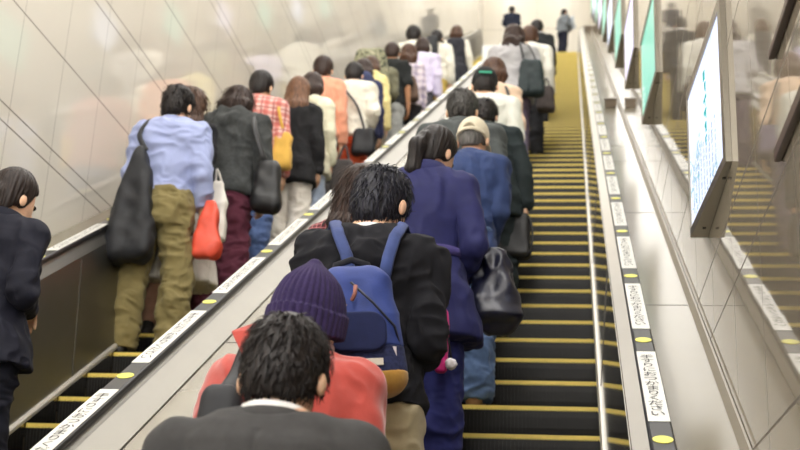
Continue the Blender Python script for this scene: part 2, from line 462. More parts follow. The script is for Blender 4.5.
        hand(fd, W_, hd, nn if np.dot(-sdv, want) > 0 else nn, sd if True else 1, curl[0 if sd < 0 else 1]) if np.dot(-sdv, want) > 0 else hand_m(fd, W_, hd, nn, curl[0 if sd < 0 else 1])
        fd.cone((sd*.082, -.01, .84), (sd*stance, .012, .47), .080, .055, .03)
        fd.cone((sd*stance, .012, .47), (sd*stance, -.03, .30), .052, .056, .02); fd.cone((sd*stance, -.03, .30), (sd*stance, -.03, .09), .056, .036, .02)
        fd.cone((sd*stance, -.045, .04), (sd*(stance+.012), .12, .025), .030, .026, .02)
    fd.cone(P.sh((0, -.022, 1.37)), P.head((0, .0, .09)), .056 if sex == 'm' else .048, .052 if sex == 'm' else .045, .02)
    hb = P.headbox(.2)
    A3 = lambda c: np.array(c, np.float32)
    fd.add(P.headfn(lambda x, y, z: ellip(x, y, z, A3((0, .01, .175)), (.074, .092, .095))), hb, .02)
    fd.add(P.headfn(lambda x, y, z: ellip(x, y, z, A3((0, .052, .108)), (.060, .062, .085))), hb, .03)
    fd.cone(P.head((0, .085, .045)), P.head((0, .098, .042)), .022, .020, .02)
    fd.cone(P.head((0, .112, .138)), P.head((0, .128, .102)), .008, .013, .012)
    for sd in (-1, 1):
        fd.add(P.headfn(lambda x, y, z, sd=sd: ellip(x, y, z, A3((sd*(.087 if hair in ('short', 'crop', 'fluffy') else .079), .002, .116)), (.010, .018, .029))), hb, .008)
        fd.sub(P.headfn(lambda x, y, z, sd=sd: ellip(x, y, z, A3((sd*.031, .122, .143)), (.018, .014, .012))), hb, .012)
    fd.sub(P.headfn(lambda x, y, z: ellip(x, y, z, A3((0, .122, .070)), (.024, .012, .0045))), hb, .006)
    if wide != 1.0: pass
    put(fd, 'body', sk)
    if near:
        eb = MB()
        for sd in (-1, 1):
            c = P.head((sd*.031, .103, .143))*s; n = 8
            vs = [(c[0]+.0125*s*math.cos(u)*math.sin(v), c[1]+.0125*s*math.sin(u)*math.sin(v), c[2]+.0125*s*math.cos(v)) for v in np.linspace(.01, PI-.01, 7) for u in np.arange(n)*2*PI/n]
            eb.add(vs, [(i*n+j, (i+1)*n+j, (i+1)*n+(j+1) % n, i*n+(j+1) % n) for i in range(6) for j in range(n)])
        eb.build('eyes', plain('eye_dark', (40, 30, 26), .15), root, True)
    # ---- trousers / skirt
    bc = botd['col']
    if botd['kind'] == 'trousers':
        o = botd['off']; fd = Field((-.27, -.24, .0), (.27, .24, 1.08), cres)
        fd.add(P.torso(min(o, botd.get('po', .006)), .76, botd.get('waist', 1.0)), ((-.26, -.22, .70), (.26, .22, 1.06)), .03)
        for sd in (-1, 1):
            fd.cone((sd*.082, -.012, .82), (sd*stance, .004, .47), .086+o*.45, .062+o, .03)
            fd.cone((sd*stance, .004, .47), (sd*(stance+.002), -.03, .30), .062+o, .060+o*1.1, .02)
            fd.cone((sd*stance, -.03, .30), (sd*(stance+.004), -.02, .02), .060+o*1.1, .052+o*1.2+botd['ank'], .02)
        fd.F[:, :, fd.ax[2] < .045] = 1
        put(fd, 'trousers', bc, botd.get('wr', .006), 11+rng.random()*20, fr=(8, 8, 13))
    elif botd['kind'] == 'skirt':
        hz = botd['hem']; fd = Field((-.40, -.36, hz-.04), (.40, .36, 1.08), cres)
        fd.add(P.torso(.012, hz, 1.02, botd.get('flare', .12), .86), None, 0)
        put(fd, 'skirt', bc, .007, rng.random()*20, fr=(14, 14, 2))
        if botd.get('tights'):
            fd = Field((-.2, -.2, .0), (.2, .2, .7), cres)
            for sd in (-1, 1):
                fd.cone((sd*.088, .01, .60), (sd*stance, .012, .47), .078, .058, .02); fd.cone((sd*stance, .012, .47), (sd*stance, -.03, .30), .056, .060, .02); fd.cone((sd*stance, -.03, .30), (sd*stance, -.03, .08), .060, .040, .02)
            put(fd, 'tights', botd['tights'])
    elif botd['kind'] == 'shorts':
        hz = botd['hem']; fd = Field((-.27, -.24, hz-.04), (.27, .24, 1.08), cres)
        fd.add(P.torso(.016, .76, 1.02), None, .03)
        for sd in (-1, 1): fd.cone((sd*.084, -.016, .85), (sd*stance, .004, .47), .105, .088, .03)
        fd.F[:, :, fd.ax[2] < hz] = 1
        put(fd, 'shorts', bc, .006, rng.random()*20, fr=(8, 8, 10))
    # ---- shoes
    sm = plain('shoe_%d_%d_%d' % shoes, shoes, .45)
    for sd in (-1, 1):
        fd = Field((sd*stance-.09, -.15, -.01), (sd*stance+.09, .22, .13), cres*.9)
        fd.cone((sd*stance, -.055, .030), (sd*(stance+.006), .06, .030), .040, .044, .02); fd.cone((sd*(stance+.006), .06, .03), (sd*(stance+.014), .135, .018), .044, .034, .02)
        fd.cone((sd*stance, -.045, .05), (sd*stance, -.035, .085), .040, .040, .02)
        fd.F[:, :, fd.ax[2] < .002] = 1
        put(fd, 'shoe', sm)
    # ---- top
    tm = topd['col']; topd['off'] *= .72; topd['sr'] *= .78; o = topd['off']; hem = topd['hem']
    xm = .40; fd = Field((-xm, -.34+min(0, P.sl*.5), hem-.05), (xm, .44+max(0, P.sl*.6), 1.58), cres)
    fd.add(P.torso(o, hem, topd.get('neck', 1.435), topd['flare'], topd.get('fz', .95), 2.4, o*deep), ((-.36, -.32, hem-.04), (.36+abs(P.sr)*.5, .30+max(0, P.sl*.6), 1.54)), .02)
    for sd in (-1, 1):
        S_, E_, W_ = J[sd]; sr = topd['sr']
        fd.cone(P.sh((sd*.05, -.02, 1.405)), P.sh((sd*shx*.9, -.016, 1.372)), .038+o*.7, .046+o*.5, .035)
        ra = (.052 if sex == 'm' else .044)+sr; rb = (.040 if sex == 'm' else .036)+sr; rw = (.032 if sex == 'm' else .029)+sr
        sl = topd['sleeve']
        if sl >= 1:
            M_ = S_+(E_-S_)*.38; fd.cone(S_, M_, ra+.004, ra*.62+rb*.38, .028); fd.cone(M_, E_, ra*.62+rb*.38, rb, .007); fd.cone(E_, E_+(W_-E_)*.97, rb, rw, .008)
            if topd.get('cuff'):
                fd.cone(E_+(W_-E_)*.80, E_+(W_-E_)*.95, rw+.006, rw+.006, .006)
        elif sl > .5:
            fd.cone(S_, E_, ra+.004, rb, .028); fd.cone(E_, E_+(W_-E_)*(sl-.5)*2, rb, rb-.003, .012)
        elif sl > 0: fd.cone(S_, S_+(E_-S_)*sl*2, ra+.004, ra, .028)
    if topd.get('hood'):
        hz = P.sh((0, -.085, topd.get('hoodz', 1.39))); fd.cone(hz+np.array([-.085, .02, .01]), hz+np.array([0, -.030, -.035]), .040, .052, .03); fd.cone(hz+np.array([.085, .02, .01]), hz+np.array([0, -.030, -.035]), .040, .052, .03)
        fd.cone(hz+np.array([-.095, .05, .03]), hz+np.array([-.05, .0, .05]), .030, .030, .03); fd.cone(hz+np.array([.095, .05, .03]), hz+np.array([.05, .0, .05]), .030, .030, .03)
        fd.cone(hz+np.array([-.06, .0, .045]), hz+np.array([.06, .0, .045]), .030, .030, .03)
    if topd.get('belt'):
        bz = topd['belt']
        fd.sub(lambda x, y, z: np.abs(z-bz)-.012+0*x+0*y-np.maximum(0, 0), ((-.2, -.2, bz-.03), (.2, .2, bz+.03)), .02) if False else None
    # neck opening
    nb = P.sh((0, -.01, 1.46)); fd.sub(lambda x, y, z: rcone(x, y, z, np.array(P.sh((0, .02, 1.43)), np.float32), np.array(P.sh((0, .03, 1.60)), np.float32), .060, .085), None, .012)
    sm_ = None
    if topd.get('seam'):
        def sm_(V, Q):
            N = normals(V, Q); q = np.maximum(0, V[:, 2]-.95); g = np.exp(-((V[:, 0]-P.sr*q)/.007)**2)*(V[:, 1] < P.sl*q)*(V[:, 2] < 1.40)
            return V-N*(.006*g)[:, None]
    put(fd, topd['kind'], tm, post=sm_, wr=.005 if topd['wr'] is None else topd['wr'], seed=5+rng.random()*20, fr=topd.get('fr', (8, 8, 6)))
    # ---- collar ring
    cl = topd.get('collar')
    if cl:
        ch = topd.get('ch', .045); cr = topd.get('cr', .070); cm = topd.get('ccol') or tm
        c0_ = P.sh((0, -.008, 1.418))
        n = 28; mb = MB(); V = []
        tilt = .30
        for i in range(n+1):
            a = -PI/2-(PI*.86)+2*PI*.86*i/n      # opens at the front
            for rr, hh in ((cr, 0), (cr-.006, ch), (cr+.003, ch+.004), (cr+.014, ch*.35), (cr+.012, -.012)):
                if cl == 'stand': rr2 = cr+(.004 if rr >= cr+.003 else -.004); hh2 = hh if rr < cr+.003 else (hh if hh > ch*.5 else hh); rr = rr2; hh = hh2
                V.append((c0_[0]+rr*math.cos(a)*1.02, c0_[1]+rr*math.sin(a), c0_[2]+hh-(math.sin(a)+1)*rr*tilt*.55+.005))
        Fc = [(i*5+j, i*5+(j+1) % 5, (i+1)*5+(j+1) % 5, (i+1)*5+j) for i in range(n) for j in range(5)]+[(4, 3, 2, 1, 0), tuple(n*5+j for j in range(5))]
        ob = mesh_obj('collar', [tuple(np.array(v)*s) for v in V], Fc, cm, root)
        if topd.get('ccol'): ob['label'] = topd.get('clabel', 'collar')
    if topd.get('inner'):
        im, irr, ih = topd['inner']; c0_ = P.sh((0, -.008, 1.425)); n = 28; V = []
        for i in range(n):
            a = 2*PI*i/n
            for rr, hh in ((irr-.004, -.02), (irr-.006, ih), (irr, ih), (irr+.002, -.02)):
                V.append((c0_[0]+rr*math.cos(a), c0_[1]+rr*math.sin(a)*.98, c0_[2]+hh-(math.sin(a)+1)*rr*.16))
        ob = mesh_obj('shirt_collar', [tuple(np.array(v)*s) for v in V], [(i*4+j, i*4+(j+1) % 4, ((i+1) % n)*4+(j+1) % 4, ((i+1) % n)*4+j) for i in range(n) for j in range(4)], im, root)
        ob['label'] = 'shirt collar showing above the outer garment'
    if topd.get('belt'):
        bz = topd['belt']; Z, W, D, O = PROF[sex]; V = []; n = 32
        for i in range(n):
            a = 2*PI*i/n; w = np.interp(bz, Z, W)+o+.011; d = np.interp(bz, Z, D)+o*deep+.011; oo = np.interp(bz, Z, O); q = max(0, bz-.95)
            ca, sa = math.cos(a), math.sin(a); e = 2/2.4
            for dz, t in ((-.018, 0), (-.018, .006), (.018, .006), (.018, 0)):
                V.append((s*(P.sr*q+(w+t)*math.copysign(abs(ca)**e, ca)), s*(P.sl*q+oo+(d+t)*math.copysign(abs(sa)**e, sa)), s*(bz+dz)))
        mesh_obj('belt', V, [(i*4+j, i*4+(j+1) % 4, ((i+1) % n)*4+(j+1) % 4, ((i+1) % n)*4+j) for i in range(n) for j in range(4)], topd.get('beltcol') or tm, root)
    # ---- hair
    hres = .0045 if Yf < 5 else .006 if near else .010 if far else .0075
    c = P.head((0, .0, .05)); L = {'long': .34, 'bob': .14}.get(hair, .0)
    fd = Field(c-np.array([.22, .26, .24+L]), c+np.array([.22, .22, .30]), hres)
    th = {'short': .017, 'fluffy': .026, 'long': .018, 'bob': .022, 'ponytail': .013, 'bun': .013, 'crop': .008, 'wavy': .03}[hair]+hairw
    zoff = {'fluffy': -.02, 'bob': -.05, 'crop': .01}.get(hair, 0)+hairz
    if hair not in ('none',):
        def hfn(x, y, z):
            zc = np.interp(y, CUTZ[0], CUTZ[1]).astype(np.float32)+zoff
            tt = th*(.45+.55*np.clip((z-.02)/.10, 0, 1)) if hair in ('short', 'crop') else th
            a = ellip(x, y, z, A3((0, .006, .172)), (.076+th, .094+th, .097+th))
            b = ellip(x, y, z, A3((0, -.035, .095)), (.058+th*.7, .056+th*.7, .075))
            h = np.clip(.5+.5*(a-b)/.03, 0, 1); d = a*(1-h)+b*h-.03*h*(1-h)
            return np.maximum(d, (zc-z)*.85)
        fd.add(P.headfn(hfn), None, 0)
        if hair in ('short', 'crop'):
            for sd in (-1, 1): fd.sub(P.headfn(lambda x, y, z, sd=sd: ellip(x, y, z, A3((sd*.098, .010, .108)), (.034, .034, .042))), None, .008)
    if hair in ('long', 'bob', 'wavy'):
        # hair falls straight down from the head, so it hangs in the body's frame
        top_ = P.head((0, -.045, .14)); Ld = {'long': .40, 'bob': .17, 'wavy': .24}[hair]
        for sx in (-.058, -.03, 0, .03, .058):
            a = P.head((sx, -.05+abs(sx)*.5, .15)); yb = -.13 if hair != 'bob' else -.075
            b = np.array([P.sr*.45+sx*1.15+(P.head((0,0,.1))[0]-P.sh((0,0,1.5))[0])*.5, P.sl*.45+yb+abs(sx)*.55, top_[2]-Ld*(1-.8*abs(sx))])
            m = (a+b)/2+np.array([sx*.25, -.018, .02])
            fd.cone(a, m, .040, .036, .03); fd.cone(m, b, .036, .012, .03)
        fd.sub(P.headfn(lambda x, y, z: ellip(x, y, z, A3((0, .115, .08)), (.062, .085, .135))), None, .02)
    if hair == 'ponytail':
        a = P.head((0, -.10, .155)); fd.cone(P.head((0, -.085, .155)), a, .030, .024, .015)
        b = a+np.array([-.02, -.045, -.06]); c2 = a+np.array([-.035, -.04, -.17]); d2 = a+np.array([-.03, .0, -.27])
        fd.cone(a, b, .022, .034, .015); fd.cone(b, c2, .034, .033, .02); fd.cone(c2, d2, .030, .008, .02)
    if hair == 'bun':
        a = P.head((0, -.095, .115)); fd.ell(a, (.045, .035, .045), .015)
    if hat in ('beanie',): fd.F[:] = np.maximum(fd.F, P.headfn(lambda x, y, z: z-.12)(fd.ax[0][:, None, None], fd.ax[1][None, :, None], fd.ax[2][None, None, :]))
    if hat in ('cap', 'knitcap'): fd.F[:] = np.maximum(fd.F, P.headfn(lambda x, y, z: z-.165)(fd.ax[0][:, None, None], fd.ax[1][None, :, None], fd.ax[2][None, None, :]))
    V, Q = fd.mesh()
    if len(V):
        V = V.astype(np.float64); V = relax(V, Q, 1, .4); N = normals(V, Q)
        # strand relief: fine across the lock, long along it
        loc = (V-P.piv) @ P.R; az = np.arctan2(loc[:, 0], -(loc[:, 1]+.02)+1e-6)
        st = vnoise(np.stack([az*11, loc[:, 2]*9, loc[:, 1]*6], 1)+7)*.5+vnoise(np.stack([az*26, loc[:, 2]*14, loc[:, 1]*9], 1))*.5
        amp = {'short': .006, 'crop': .002, 'fluffy': .010, 'wavy': .014, 'long': .004}.get(hair, .006)
        if hair == 'wavy': st = st*.4+vnoise(V*22)
        V = V+N*(amp*st)[:, None]
        VV = (V*s).tolist(); FF = Q.tolist()
        if near and hair in ('short', 'fluffy', 'bob', 'long') and not hat:
            wh = P.head((.015, -.06, .27)); Rz = P.R @ np.array([0, 0, 1.])
            def flow(b): d = (b-wh); return d*1.2-np.array([0, 0, .10])
            n = 900 if Yf < 5 else 400
            tv, tf = tufts(V, N, flow, min(n, len(V)), .036 if hair in ('short', 'fluffy') else .085, .0028 if Yf < 5 else .0036, rng)
            b = len(VV); VV += [tuple(np.array(v)*s) for v in tv]; FF += [tuple(i+b for i in f) for f in tf]
        mesh_obj('hair', VV, FF, hairm, root)
    # ---- hats
    if hat == 'beanie':
        bm = topd['hatcol']; fd = Field(P.head((0, 0, .18))-.20, P.head((0, 0, .18))+.20, .0034)
        def bf(x, y, z):
            a = ellip(x, y, z, A3((0, .0, .160)), (.104, .120, .134))
            b = rcone(x, y, z, A3((0, -.01, .25)), A3((0, -.015, .305)), .050, .016)
            h = np.clip(.5+.5*(a-b)/.05, 0, 1); d = a*(1-h)+b*h-.05*h*(1-h)
            zb = .088+.45*np.maximum(0, y+.02)*.5
            return np.maximum(d, zb-z)
        fd.add(P.headfn(bf), None, 0)
        def bandf(x, y, z):
            zb = .082+.22*np.maximum(0, y+.02)
            w = np.sqrt((x/.113)**2+((y-.0)/.130)**2); d = (w-1)*.11
            return np.maximum(np.maximum(d, zb-z), z-zb-.068)
        fd.add(P.headfn(bandf), None, .008)
        V, Q = fd.mesh(); V = V.astype(np.float64); V = relax(V, Q, 2, .5); N = normals(V, Q)
        loc = (V-P.piv) @ P.R; az = np.arctan2(loc[:, 0], loc[:, 1]+.01)
        fade = np.clip((.31-loc[:, 2])/.06, 0, 1)
        V = V+N*(.0060*(np.abs(np.sin(az*17))**.7-.5)*fade)[:, None]
        ob = big_mesh('beanie', V*s, Q, bm, root); ob['label'] = 'purple ribbed knit beanie with a turned-up band'
    if hat in ('cap', 'knitcap'):
        bm = topd['hatcol']; fd = Field(P.head((0, .05, .18))-.26, P.head((0, .05, .18))+.26, .005 if near else .007)
        fd.add(P.headfn(lambda x, y, z: np.maximum(ellip(x, y, z, A3((0, .004, .160)), (.092, .112, .124 if hat == 'cap' else .116)), (.128 if hat == 'cap' else .118)+.12*np.maximum(0, y)-z)), None, 0)
        if hat == 'cap':
            fd.sub(P.headfn(lambda x, y, z: ellip(x, y, z, A3((0, -.12, .140)), (.038, .06, .042))), None, .004)
            fd.add(P.headfn(lambda x, y, z: np.maximum(np.maximum(np.sqrt((x/.085)**2+((y-.09)/.10)**2)*.085-.085, np.abs(z-.155+.25*(y-.09)+2.2*x*x)-.006), .06-y)), None, .006)
            fd.add(P.headfn(lambda x, y, z: np.maximum(np.abs(np.sqrt((x/.088)**2+(y/.108)**2)-1)*.09-.006, np.maximum(np.abs(z-.136)-.010, y+.05))), None, .003)
            fd.cone(P.head((0, -.02, .278)), P.head((0, -.02, .288)), .009, .006, .003)
        fd2 = fd; V, Q = fd2.mesh(); V = relax(V.astype(np.float64), Q, 1, .5)
        big_mesh('cap', V*s, Q, bm, root)
        if hat == 'knitcap':
            c = [P.head((x, -.113-.001, z)) for x, z in ((-.045, .150), (.045, .150), (.045, .166), (-.045, .166))]
            d = [p+P.R @ np.array([0, -.006, 0]) for p in c]
            mb = MB(); mb.hexa([tuple(np.array(p)*s) for p in (c[0], c[1], d[1], d[0], c[3], c[2], d[2], d[3])]); mb.build('cap_mark', plain('green_print', (46, 150, 120), .7), root)['label'] = 'green print across the cap'
    return root
def hand_m(fd, w, dr, n, curl):
    """the other hand: mirrored order of fingers"""
    class M:
        def cone(s, a, b, r1, r2, k):
            sd = np.cross(dr, n); m = lambda p: np.array(p)-2*sd*np.dot(np.array(p)-np.array(w), sd)
            fd.cone(m(a), m(b), r1, r2, k)
    dr = _n(dr); n = _n(np.array(n)-dr*np.dot(n, dr)); hand(M(), w, dr, n, 1, curl)

# ================================================================== THE PLACE
exec_marks = None
XL, XR, YB = -2.99, .52, 37.0
YF = -3.0
LAND_Y = Y0+PITCH*(KMAX+1); LAND_Z = tread(KMAX+1)
FLOOR_Z = tread(KMIN)
def wallmat(name, rgb, along, lines_z, period_z, lines_y, period_y, rough=.07):
    m, nt, p = new_mat(name); N = nt.nodes.new; L = nt.links.new
    g = N('ShaderNodeNewGeometry'); sx = N('ShaderNodeSeparateXYZ'); L(g.outputs['Position'], sx.inputs[0])
    def lines(sock, offs, per, w):
        out = None
        for o in offs:
            a = N('ShaderNodeMath'); a.operation = 'SUBTRACT'; a.inputs[1].default_value = o-per*40; L(sock, a.inputs[0])
            b = N('ShaderNodeMath'); b.operation = 'MODULO'; b.inputs[1].default_value = per; L(a.outputs[0], b.inputs[0])
            c = N('ShaderNodeMath'); c.operation = 'LESS_THAN'; c.inputs[1].default_value = w; L(b.outputs[0], c.inputs[0])
            if out is None: out = c.outputs[0]
            else:
                d = N('ShaderNodeMath'); d.operation = 'MAXIMUM'; L(out, d.inputs[0]); L(c.outputs[0], d.inputs[1]); out = d.outputs[0]
        return out
    lz = lines(sx.outputs[2], lines_z, period_z, .0080); ly = lines(sx.outputs[along], lines_y, period_y, .0050)
    hz = N('ShaderNodeMath'); hz.operation = 'MULTIPLY'; hz.inputs[1].default_value = .8; L(ly, hz.inputs[0])
    mx = N('ShaderNodeMath'); mx.operation = 'MAXIMUM'; L(lz, mx.inputs[0]); L(hz.outputs[0], mx.inputs[1])
    n1 = N('ShaderNodeTexNoise'); n1.inputs['Scale'].default_value = .9; n1.inputs['Detail'].default_value = 3; L(g.outputs['Position'], n1.inputs[0])
    r = N('ShaderNodeValToRGB'); c = lin(rgb); r.color_ramp.elements[0].color = (*[v*.93 for v in c], 1); r.color_ramp.elements[1].color = (*[v*1.05 for v in c], 1)
    L(n1.outputs[0], r.inputs[0])
    q = N('ShaderNodeMix'); q.data_type = 'RGBA'; L(mx.outputs[0], q.inputs[0]); L(r.outputs[0], q.inputs[6]); q.inputs[7].default_value = (*lin((92, 82, 70)), 1)
    L(q.outputs[2], p.inputs['Base Color'])
    rr = N('ShaderNodeMath'); rr.operation = 'MULTIPLY_ADD'; rr.inputs[1].default_value = .5; rr.inputs[2].default_value = rough; L(mx.outputs[0], rr.inputs[0]); L(rr.outputs[0], p.inputs['Roughness'])
    n2 = N('ShaderNodeTexNoise'); n2.inputs['Scale'].default_value = 2.6; L(g.outputs['Position'], n2.inputs[0])
    b = N('ShaderNodeBump'); b.inputs['Strength'].default_value = .02; b.inputs['Distance'].default_value = .02; L(n2.outputs[0], b.inputs['Height']); L(b.outputs[0], p.inputs['Normal'])
    p.inputs['IOR'].default_value = 1.68
    return m
S_ = .83
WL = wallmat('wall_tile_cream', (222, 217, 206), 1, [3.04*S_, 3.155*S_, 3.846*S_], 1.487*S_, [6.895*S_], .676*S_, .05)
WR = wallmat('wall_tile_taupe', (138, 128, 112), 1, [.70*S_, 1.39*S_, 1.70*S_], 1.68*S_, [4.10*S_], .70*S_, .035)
WB = wallmat('wall_tile_end', (212, 206, 192), 0, [17.2, 18.4], 2.4, [-1.2], 1.2, .32)
STEEL = brushed('satin_steel', (168, 164, 156), .24, (3, 3, 60)); STEELD = brushed('mirror_steel', (150, 146, 140), .10, (60, 2, 2), .06)
STEELB = brushed('bright_steel', (215, 212, 205), .25, (60, 2, 2)); DECK = plain('deck_enamel', (128, 122, 107), .2, var=.03, spec=.18); GUARD = plain('guard_aluminium', (196, 192, 184), .42, .6, var=.04); PANELA = brushed('grey_steel', (140, 138, 133), .38, (60, 2, 2), .10)
CREAM = plain('cream_panel', (150, 145, 133), .2, .55, var=.03); RUBBER = plain('black_rubber', (26, 26, 28), .35)
BLACKM = plain('step_metal', (24, 23, 22), .42, .25, var=.3, scale=30); YELLOW = plain('step_yellow', (234, 208, 104), .55, var=.16, scale=40)
SEAM = plain('seam_dark', (70, 66, 60), .5)

def struct(o, name=None): o['kind'] = 'structure'; return o
# walls
topz = lambda y: slope(y, 0)+H0*0+4.0
def side_wall(name, x0, x1, m):
    mb = MB(); za = FLOOR_Z-.5
    mb.hexa([(x0, YF, za), (x1, YF, za), (x1, YB, za), (x0, YB, za), (x0, YF, slope(YF, 4.35)+.6), (x1, YF, slope(YF, 4.35)+.6), (x1, YB, slope(YB, 4.35)+.6), (x0, YB, slope(YB, 4.35)+.6)])
    return struct(mb.build(name, m))
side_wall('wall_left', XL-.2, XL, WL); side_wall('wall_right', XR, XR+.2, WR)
struct(MB().box((XL-.2, YB, LAND_Z-1), (XR+.2, YB+.2, slope(YB, 4.4))).build('wall_back', WB))
struct(MB().box((XL-.2, YF, FLOOR_Z-.2), (XR+.2, Y0+PITCH*KMIN, FLOOR_Z)).build('floor', plain('floor_stone', (120, 112, 100), .3, var=.2, scale=12)))
struct(MB().box((XL-.2, LAND_Y, LAND_Z-.3), (XR+.2, YB, LAND_Z)).build('floor', plain('floor_landing', (170, 158, 120), .35, var=.15, scale=12)))
cz = 4.3
mb = MB(); mb.hexa([(XL-.2, YF, slope(YF, cz)), (XR+.2, YF, slope(YF, cz)), (XR+.2, YB, slope(YB, cz)), (XL-.2, YB, slope(YB, cz)), (XL-.2, YF, slope(YF, cz)+.2), (XR+.2, YF, slope(YF, cz)+.2), (XR+.2, YB, slope(YB, cz)+.2), (XL-.2, YB, slope(YB, cz)+.2)])
struct(mb.build('ceiling', plain('ceiling_paint', (226, 222, 212), .7, var=.03)))
# ceiling luminaires following the slope
LAMP = plain('lamp_tube', (255, 252, 247), .5, emit=9.2, var=.0)
LH = plain('lamp_housing', (225, 225, 222), .5)
n = 0
for i, y in enumerate(np.arange(-1.6, 35.5, 2.3)):
    for x in (-2.15, -.35):
        t = empty('ceiling_lamp', (x, y, slope(y, cz)-.001)); t.rotation_euler = (PI/6, 0, 0)
        tag(t, 'long white ceiling lamp over the %s escalator' % ('left' if x < -1 else 'right'), 'lamp', 'ceiling lamps over the %s escalator' % ('left' if x < -1 else 'right'))
        h = MB(); h.box((-.36, -1.1, -.05), (.36, 1.1, -.001)); h.build('housing', LH, t)
        h = MB(); h.box((-.33, -1.06, -.075), (.33, 1.06, -.052)); h.build('diffuser', LAMP, t)

# ---- escalators
def step_mesh(w):
    """one tread with a ribbed, slightly curved riser; nose at the origin, step running to +Y"""
    nc = 56; p = w/nc; V = []; Fc = []
    prof = [(.332, .000), (.0, .000), (-.002, -.006), (.002, -.05), (.009, -.10), (.020, -.15), (.034, -.20)]
    for i in range(nc):
        for j, (a, d) in enumerate(((0, 0), (.55, 0), (.55, .004), (1, .004))):
            for (y, z) in prof:
                V.append((-w/2+p*(i+a), y+(d if z < 0 else 0), z-(d if z >= 0 else 0)))
    m = len(prof); cols = nc*4
    for c in range(cols-1):
        for r in range(m-1): Fc.append((c*m+r, c*m+r+1, (c+1)*m+r+1, (c+1)*m+r))
    me = bpy.data.meshes.new('step'); me.from_pydata(V, [], Fc); me.update(); me.materials.append(BLACKM)
    # side plates and body below are closed by a plain block
    E = MB(); nt_ = 90; q = w/nt_
    E.box((-w/2, -.004, -.015), (w/2, .030, .003))
    for i in range(nt_): E.box((-w/2+q*i, -.0045, -.020), (-w/2+q*(i+.55), .004, -.014))
    E.box((-w/2, .03, .0), (-w/2+.03, .332, .003)); E.box((w/2-.03, .03, .0), (w/2, .332, .003)); 
    ey = bpy.data.meshes.new('step_edge'); ey.from_pydata(E.V, [], E.F); ey.update(); ey.materials.append(YELLOW)
    return me, ey
def jp_text():
    cu = bpy.data.curves.new('lettering', 'FONT'); cu.body = '\n'.join('手すりにおつかまりください'); cu.size = .043; cu.space_line = .98
    cu.align_x = 'CENTER'; cu.resolution_u = 2; cu.extrude = .0
    o = bpy.data.objects.new('lettering', cu); COL.objects.link(o)
    dg = bpy.context.evaluated_depsgraph_get(); dg.update()
    me = bpy.data.meshes.new_from_object(o.evaluated_get(dg)); bpy.data.objects.remove(o)
    v = np.array([x.co[:] for x in me.vertices])
    print('TEXT verts', len(v), v.min(0) if len(v) else '', v.max(0) if len(v) else '')
    c = (v.min(0)+v.max(0))/2
    sy = .63/(v[:, 1].max()-v[:, 1].min())
    for x in me.vertices: x.co = ((x.co[0]-c[0])*1.2, (x.co[1]-c[1])*sy, 0)
    me.materials.clear(); me.materials.append(plain('label_ink', (38, 38, 42), .5))
    return me
TEXT = jp_text()
LABELW = plain('label_white', (222, 221, 215), .35, var=.03); OVAL = plain('label_yellow', (232, 226, 92), .35, var=.04)
def plate(w, l, n=1):
    me = bpy.data.meshes.new('label'); V = [(-w/2, -l/2, 0), (w/2, -l/2, 0), (w/2, l/2, 0), (-w/2, l/2, 0)]
    V += [(x, y, -.002) for x, y, z in V]
    me.from_pydata(V, [], [(0,1,2,3), (0,4,5,1), (1,5,6,2), (2,6,7,3), (3,7,4,0), (7,6,5,4)]); me.materials.append(LABELW); return me
PLATE = plate(.066, .72)
def ovalmesh():
    me = bpy.data.meshes.new('oval'); n = 24
    V = [(.030*math.cos(2*PI*i/n), .030*math.sin(2*PI*i/n), 0) for i in range(n)]; V += [(x, y, -.002) for x, y, z in V]
    me.from_pydata(V, [], [tuple(range(n))]+[(i, n+i, n+(i+1) % n, (i+1) % n) for i in range(n)]); me.materials.append(OVAL); return me
OVALM = ovalmesh()
YA, YZ = Y0+PITCH*KMIN-.9, LAND_Y+.4
def handrail(parent, xc, oval_y, pitch=.885, text_to=16.):
    hp = [(-.030, .752), (-.037, .760), (-.0385, .772), (-.036, .784), (-.030, .790), (.030, .790), (.036, .784), (.0385, .772), (.037, .760), (.030, .752)]
    V, Fc = extrude_slope([(xc+x, h) for x, h in hp], YA, YZ)
    hr = mesh_obj('handrail', V, Fc, RUBBER, parent, False)
    i = -4
    while True:
        y = oval_y+pitch*i; i += 1
        if y < YA+.8: continue
        if y > LAND_Y-1: break
        def put(me, name, yy, lift, mat=None):
            o = bpy.data.objects.new(name, me); o.location = (xc, yy, slope(yy, .790)+lift); o.rotation_euler = (PI/6, 0, 0); return link(o, hr)
        put(OVALM, 'oval_mark', y, .0022)
        yl = y+pitch/2; o = put(PLATE, 'printed_label', yl, .0022)
        if yl < text_to:
            t = bpy.data.objects.new('lettering', TEXT); t.location = (xc, yl, slope(yl, .790)+.0045); t.rotation_euler = (PI/6, 0, 0); link(t, hr)
    return hr
